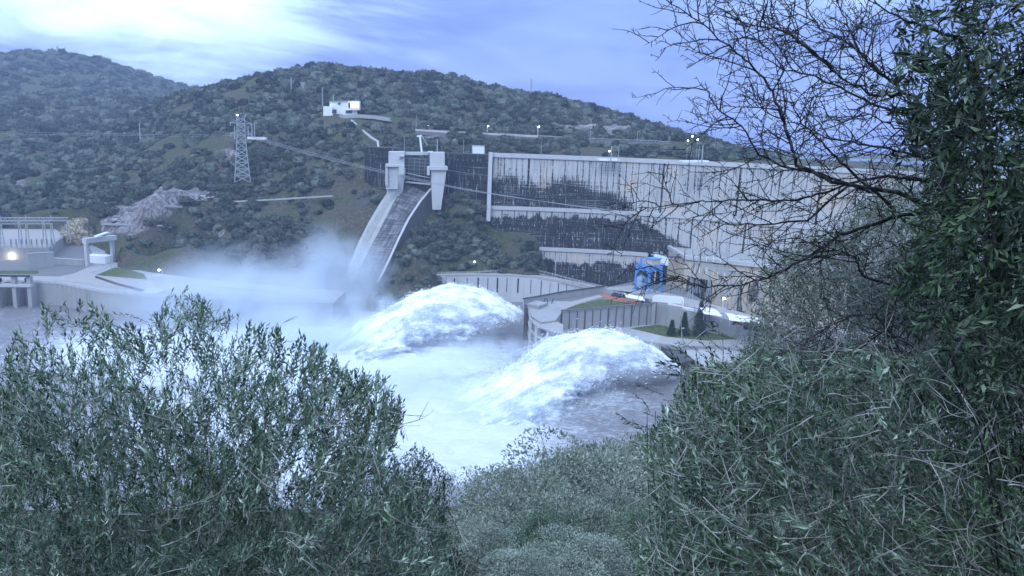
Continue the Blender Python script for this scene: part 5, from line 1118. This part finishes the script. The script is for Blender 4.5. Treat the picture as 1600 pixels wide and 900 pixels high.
# ---- hillside shrubs
def crownlow(seed, sub, r=(1, 1, .85), nq=60, q=.22):
    import bmesh
    rs = np.random.RandomState(seed); bm = bmesh.new(); bmesh.ops.create_icosphere(bm, subdivisions=sub, radius=1); V = np.array([v.co for v in bm.verts]); Fa = np.array([[x.index for x in f.verts] for f in bm.faces]); bm.free()
    a = rs.rand()*50; d = .78+(fbm(V[:, 0]*1.9+a, V[:, 1]*1.9, V[:, 2]*1.9, 3)-.4)*.85; V = V*d[:, None]*np.array(r); V[:, 2] = np.maximum(V[:, 2], -.35)
    i = rs.randint(len(V), size=nq); b = V[i]; dn = nrmz(b+rs.normal(0, .5, (nq, 3))); LV, LF, _ = leaves(b*.93, dn, rs.normal(0, 1, (nq, 3)), q*rs.uniform(.6, 1.4, nq), q*.8*rs.uniform(.6, 1.3, nq), None)
    VV = np.concatenate([V, LV]); FF = np.concatenate([Fa, LF+len(V)]); rn = np.concatenate([np.clip(.42+.34*V[:, 2]+rs.normal(0, .10, len(V)), 0, 1)*0+rs.uniform(.25, .6, len(V)), np.repeat(rs.uniform(.15, .95, nq), 4)])
    VV[:, 2] += .3
    return VV, FF, rn
CN = [crownlow(100+i, 3, nq=420, q=.20) for i in range(7)]; CF = [crownlow(200+i, 2, nq=60, q=.30) for i in range(6)]
def treemat():
    def fn(k, b):
        r = k.attr('rnd')[2]; p = geo(k); n = k.noise(p, .9, 4, .7); big = k.noise(p, .045, 4, .6); f = k.m('ADD', k.m('MULTIPLY', r, .6), k.m('MULTIPLY', n, .45))
        c = k.mix(k.ss(f, .3, .72), (.012, .021, .016), (.118, .140, .110)); bump(k, b, n, .6, .6)
        return k.mix(k.ss(big, .42, .62), c, k.mix(k.ss(f, .3, .72), (.020, .027, .022), (.150, .158, .130)))
    return mat('holm_oak_foliage', rough=.9, spec=.1, fn=fn)
M['oak'] = treemat()
rs = np.random.RandomState(77)
def segd(x, y, pts):
    dmin = np.full(len(x), 1e9)
    for a, b in zip(pts[:-1], pts[1:]):
        ax, ay, bx, by = a[0], a[1], b[0], b[1]; L2 = (bx-ax)**2+(by-ay)**2; t = np.clip(((x-ax)*(bx-ax)+(y-ay)*(by-ay))/L2, 0, 1); dmin = np.minimum(dmin, np.hypot(x-ax-t*(bx-ax), y-ay-t*(by-ay)))
    return dmin
def scatter(x0, x1, y0, y1, step, r0, r1, thr):
    gx, gy = np.meshgrid(np.arange(x0, x1, step), np.arange(y0, y1, step)); x = (gx+rs.uniform(-.5, .5, gx.shape)*step).ravel(); y = (gy+rs.uniform(-.5, .5, gx.shape)*step).ravel()
    z = TH(x, y); u, v = pix(x, y, z); ok = (u > -60) & (u < 1320) & (z > np.where((x > -64) & (x < -20) & (y < 366), 11.2, 22.5)) & (v < 900)
    ok &= fbm(x/26, y/26, 9, 3) > thr+.05*np.exp(-(((u-500)/90)**2+((v-300)/40)**2))
    rk_ = np.zeros(len(x))
    for (u0, v0, ru, rv) in ((285, 302, 50, 13), (215, 330, 62, 14), (185, 358, 40, 12), (105, 372, 22, 16), (360, 245, 16, 9), (552, 335, 18, 30), (930, 200, 80, 8), (350, 372, 16, 8), (690, 216, 20, 5)): rk_ = np.maximum(rk_, np.exp(-(((u-u0)/ru)**2+((v-v0)/rv)**2)**1.5))
    ok &= rk_ < rs.uniform(.3, .8, len(x))
    chute = [(-50, 402), (-62, 388), (-73, 376), (-82, 360)]; ok &= (segd(x, y, chute) > 14) | ((x > -52) & (segd(x, y, chute) > 9))
    ok &= segd(x, y, [(-86, 424), (-62, 409), (-39, 407), (-12, 403)]) > 4.5
    ok &= ~((segd(x, y, [tuple(c_) for c_ in dc[::60]]) < 9))
    dh = segd(x, y, [(p.x, p.y) for p in hp]); ok &= (dh > 6.5) & ~((y < 500) & (dh < 17)); ok &= segd(x, y, [(p.x, p.y) for p in stp]) > 3; ok &= segd(x, y, [(p.x, p.y) for p in rd]) > 7
    ok &= ~((u > 500) & (u < 625) & (y < 525) & (y > 488) & (v > 172)); ok &= np.hypot(x-pb.x, y-pb.y) > 5; ok &= segd(x, y, [(p.x, p.y) for p in tk]) > 0
    ok &= ~((u > 125) & (u < 200) & (y < 408)) & ~((u < 125) & (y < 430)); ok &= ~((x > -5) & (y > 400) & (z < 79))
    x, y, z = x[ok], y[ok], z[ok]; r = rs.uniform(0, 1, len(x))**1.6*(r1-r0)+r0; return np.stack([x, y, z, r], 1)
S_ = np.concatenate([scatter(-330, -95, 355, 440, 4.6, 1.6, 4.8, .40), scatter(-95, 60, 400, 440, 4.4, 1.6, 4.2, .40), scatter(-62, 45, 366, 398, 3.6, 2.0, 4.6, .28), scatter(-66, -22, 322, 366, 3.2, 1.2, 2.9, .30), scatter(-420, 330, 440, 700, 5.6, 1.9, 5.2, .33), scatter(-900, -100, 700, 1400, 11, 3.0, 8.5, .38), scatter(-420, -230, 430, 640, 5.5, 1.6, 3.8, .36), scatter(60, 420, 470, 640, 5.0, 1.6, 3.4, .36)])
uu, vv = pix(S_[:, 0], S_[:, 1], S_[:, 2]); size = S_[:, 3]/np.hypot(S_[:, 0], S_[:, 1])*((uu > 0) & (uu < 1150) & (vv < 440)); order = np.argsort(-size); near = order[:290]; rest = order[290:]
base = {}
for j, i in enumerate(near):
    x, y, z, r = S_[i]; kx = int(rs.randint(7))
    if kx not in base:
        V, Fa, rn = CN[kx]; o = npmesh('oak_shrub', V, Fa, M['oak'], None, False, {'rnd': rn}); base[kx] = o
    else: o = base[kx].copy(); C.objects.link(o)
    o.location = (x, y, z-.1*r); o.scale = (r*rs.uniform(.9, 1.25), r*rs.uniform(.9, 1.25), r*rs.uniform(.75, 1.15)); o.rotation_euler = (0, 0, rs.uniform(0, 6.28))
    tag(o, 'rounded dark oak shrub, one of the many covering the slope across the river', 'shrub', 'oak shrubs on the hillside')
VV = []; FF = []; RR = []; nb = 0
for i in rest:
    x, y, z, r = S_[i]; V, Fa, rn = (CN if False else CF)[rs.randint(6)]; a = rs.uniform(0, 6.28); ca, sa_ = math.cos(a), math.sin(a); sx_, sz_ = r*rs.uniform(.9, 1.2), r*rs.uniform(.75, 1.2)
    VV.append(np.stack([(V[:, 0]*ca-V[:, 1]*sa_)*sx_+x, (V[:, 0]*sa_+V[:, 1]*ca)*sx_+y, V[:, 2]*sz_+z-.1*r], 1)); FF.append(Fa+nb); RR.append(np.clip(rn+rs.normal(0, .2), 0, 1)); nb += len(V)
print('shrubs', len(rest))
tag(npmesh('hillside_scrub', np.concatenate(VV), np.concatenate(FF), M['oak'], None, False, {'rnd': np.concatenate(RR)}), 'dense dark oak scrub covering the hills', 'scrub', None, 'stuff')
nv = [leafball('x', 300+i, (1, .95, .6), 2600, .10, .045, None, lob=6) for i in range(5)]; VV = []; FF = []; RR = []; nb = 0
gx, gy = np.meshgrid(np.arange(-110, 110, 2.1), np.arange(6.5, 150, 2.1)); x = (gx+rs.uniform(-1, 1, gx.shape)).ravel(); y = (gy+rs.uniform(-1, 1, gx.shape)).ravel(); z = TH(x, y); u, v = pix(x, y, z); ok = (u > -80) & (u < 1680) & (v < 1000) & (v > 500) & (np.abs(x) < y*.8) & (z > 13)
far_ = np.hypot(x, y); ok &= rs.rand(len(x)) < np.clip(1.15-far_/220, .3, 1)
for xx, yy, zz in zip(x[ok], y[ok], z[ok]):
    V, Fa, rn = nv[rs.randint(5)]; D_ = math.hypot(xx, yy); st_ = 1 if D_ < 45 else 3; r = rs.uniform(.6, 1.0)*(1 if D_ < 45 else 1.5)
    r *= .72 if 13 < D_ < 70 else 1; V = V.reshape(-1, 4, 3)[::st_].reshape(-1, 3); n4 = len(V)//4; ii = np.arange(n4)[:, None]*4; a = rs.uniform(0, 6.28); ca, sa_ = math.cos(a), math.sin(a)
    VV.append(np.stack([(V[:, 0]*ca-V[:, 1]*sa_)*r+xx, (V[:, 0]*sa_+V[:, 1]*ca)*r+yy, V[:, 2]*r+zz-.2], 1)); FF.append(np.concatenate([ii+np.array([[0, 1, 2]]), ii+np.array([[0, 2, 3]])])+nb); RR.append(rn.reshape(-1, 4)[::st_].ravel()[:len(V)]); nb += len(V)
print('near scrub', int(ok.sum()), nb)
tag(npmesh('near_scrub', np.concatenate(VV), np.concatenate(FF), M['lowleaf'], None, False, {'rnd': np.concatenate(RR)}), 'low dark green scrub covering the near slope', 'scrub', None, 'stuff')
# ---- conifers
for u, v, h_, lab in ((1049, 524, 6.2, 'smallest of the three dark conifers on the lower lawn'), (1068, 524, 9.5, 'middle conifer of the three on the lower lawn'), (1092, 524, 14, 'tallest conifer of the three on the lower lawn')):
    b = PZ(u, v, 14); g = thing('conifer_tree', lab, 'tree', b); rs2 = np.random.RandomState(int(u)); n = 5200
    t = rs2.uniform(0, 1, n)**1.3; a = rs2.uniform(0, 6.28, n); tier = .72+.28*np.abs(((t*11) % 1)-.5)*2; rad = h_*.27*(1-t)*tier*rs2.uniform(.25, 1.15, n)*(.45+.85*vnoise(a*1.6+u, t*16)); 
    p = np.stack([np.cos(a)*rad, np.sin(a)*rad, h_*(.07+.93*t)-rad*.25], 1); dd = np.stack([np.cos(a), np.sin(a), -.25+0*a], 1)+rs2.normal(0, .25, (n, 3))
    rn = rs2.uniform(0, .8, n); V, Fa, _ = leaves(p, dd, np.tile([0, 0, 1.], (n, 1))+rs2.normal(0, .3, (n, 3)), .75*rs2.uniform(.5, 1.2, n), .2+0*t, rn)
    npmesh('crown', V, Fa, M['darkleaf'], g, False, {'rnd': np.repeat(rn, 4)}); m = MB(); m.tube([(0, 0, -.3), (0, 0, h_*.9)], .22, 8, .05); npmesh('trunk', m.v, m.f, M['barkd'], g)
#MISTLIST#
mist(P(370, 490, 300), (66, 26, 26), .11, 'soft spray mist drifting over the riverside road', .05, .28)
mist(P(520, 440, 340), (36, 20, 30), .12, 'thin spray rising past the foot of the chute', .06, .30)
mist(P(360, 425, 345), (36, 14, 20), .05, 'wisps of spray creeping up the shrubs left of the chute', .07, .34)
mist(P(510, 545, 272), (52, 22, 19), .18, 'thick spray where the far water jet lands', .07, .34)
mist(P(660, 610, 226), (36, 18, 15), .16, 'bright boiling spray where both jets meet', .11, .40)
mist(P(760, 640, 206), (40, 14, 9), .08, 'thin spray below the nearer water jet', .10, .38)
mist(P(620, 490, 280), (36, 12, 14), .12, 'veil of spray over the far water jet', .09, .40)
mist(P(850, 560, 224), (38, 9, 12), .08, 'veil of spray before the nearer water jet', .11, .40)
mist(P(760, 545, 262), (26, 10, 8), .08, 'low spray between the two water jets', .10, .36)
m = MB(); m.box((0, 575, 122), (3500, 3050, 250)); hz = npmesh('haze', m.v, m.f, None); hm = bpy.data.materials.new('air'); hm.use_nodes = True; k = NT(hm.node_tree); k.n.clear()
o_ = k.new('ShaderNodeOutputMaterial'); pv = k.new('ShaderNodeVolumePrincipled'); k.l.new(pv.outputs[0], o_.inputs['Volume']); pv.inputs['Density'].default_value = .00023; pv.inputs['Color'].default_value = (.62, .74, 1, 1); hz.data.materials.append(hm)
tag(hz, 'pale blue dusk air over the valley', 'haze', None, 'stuff')
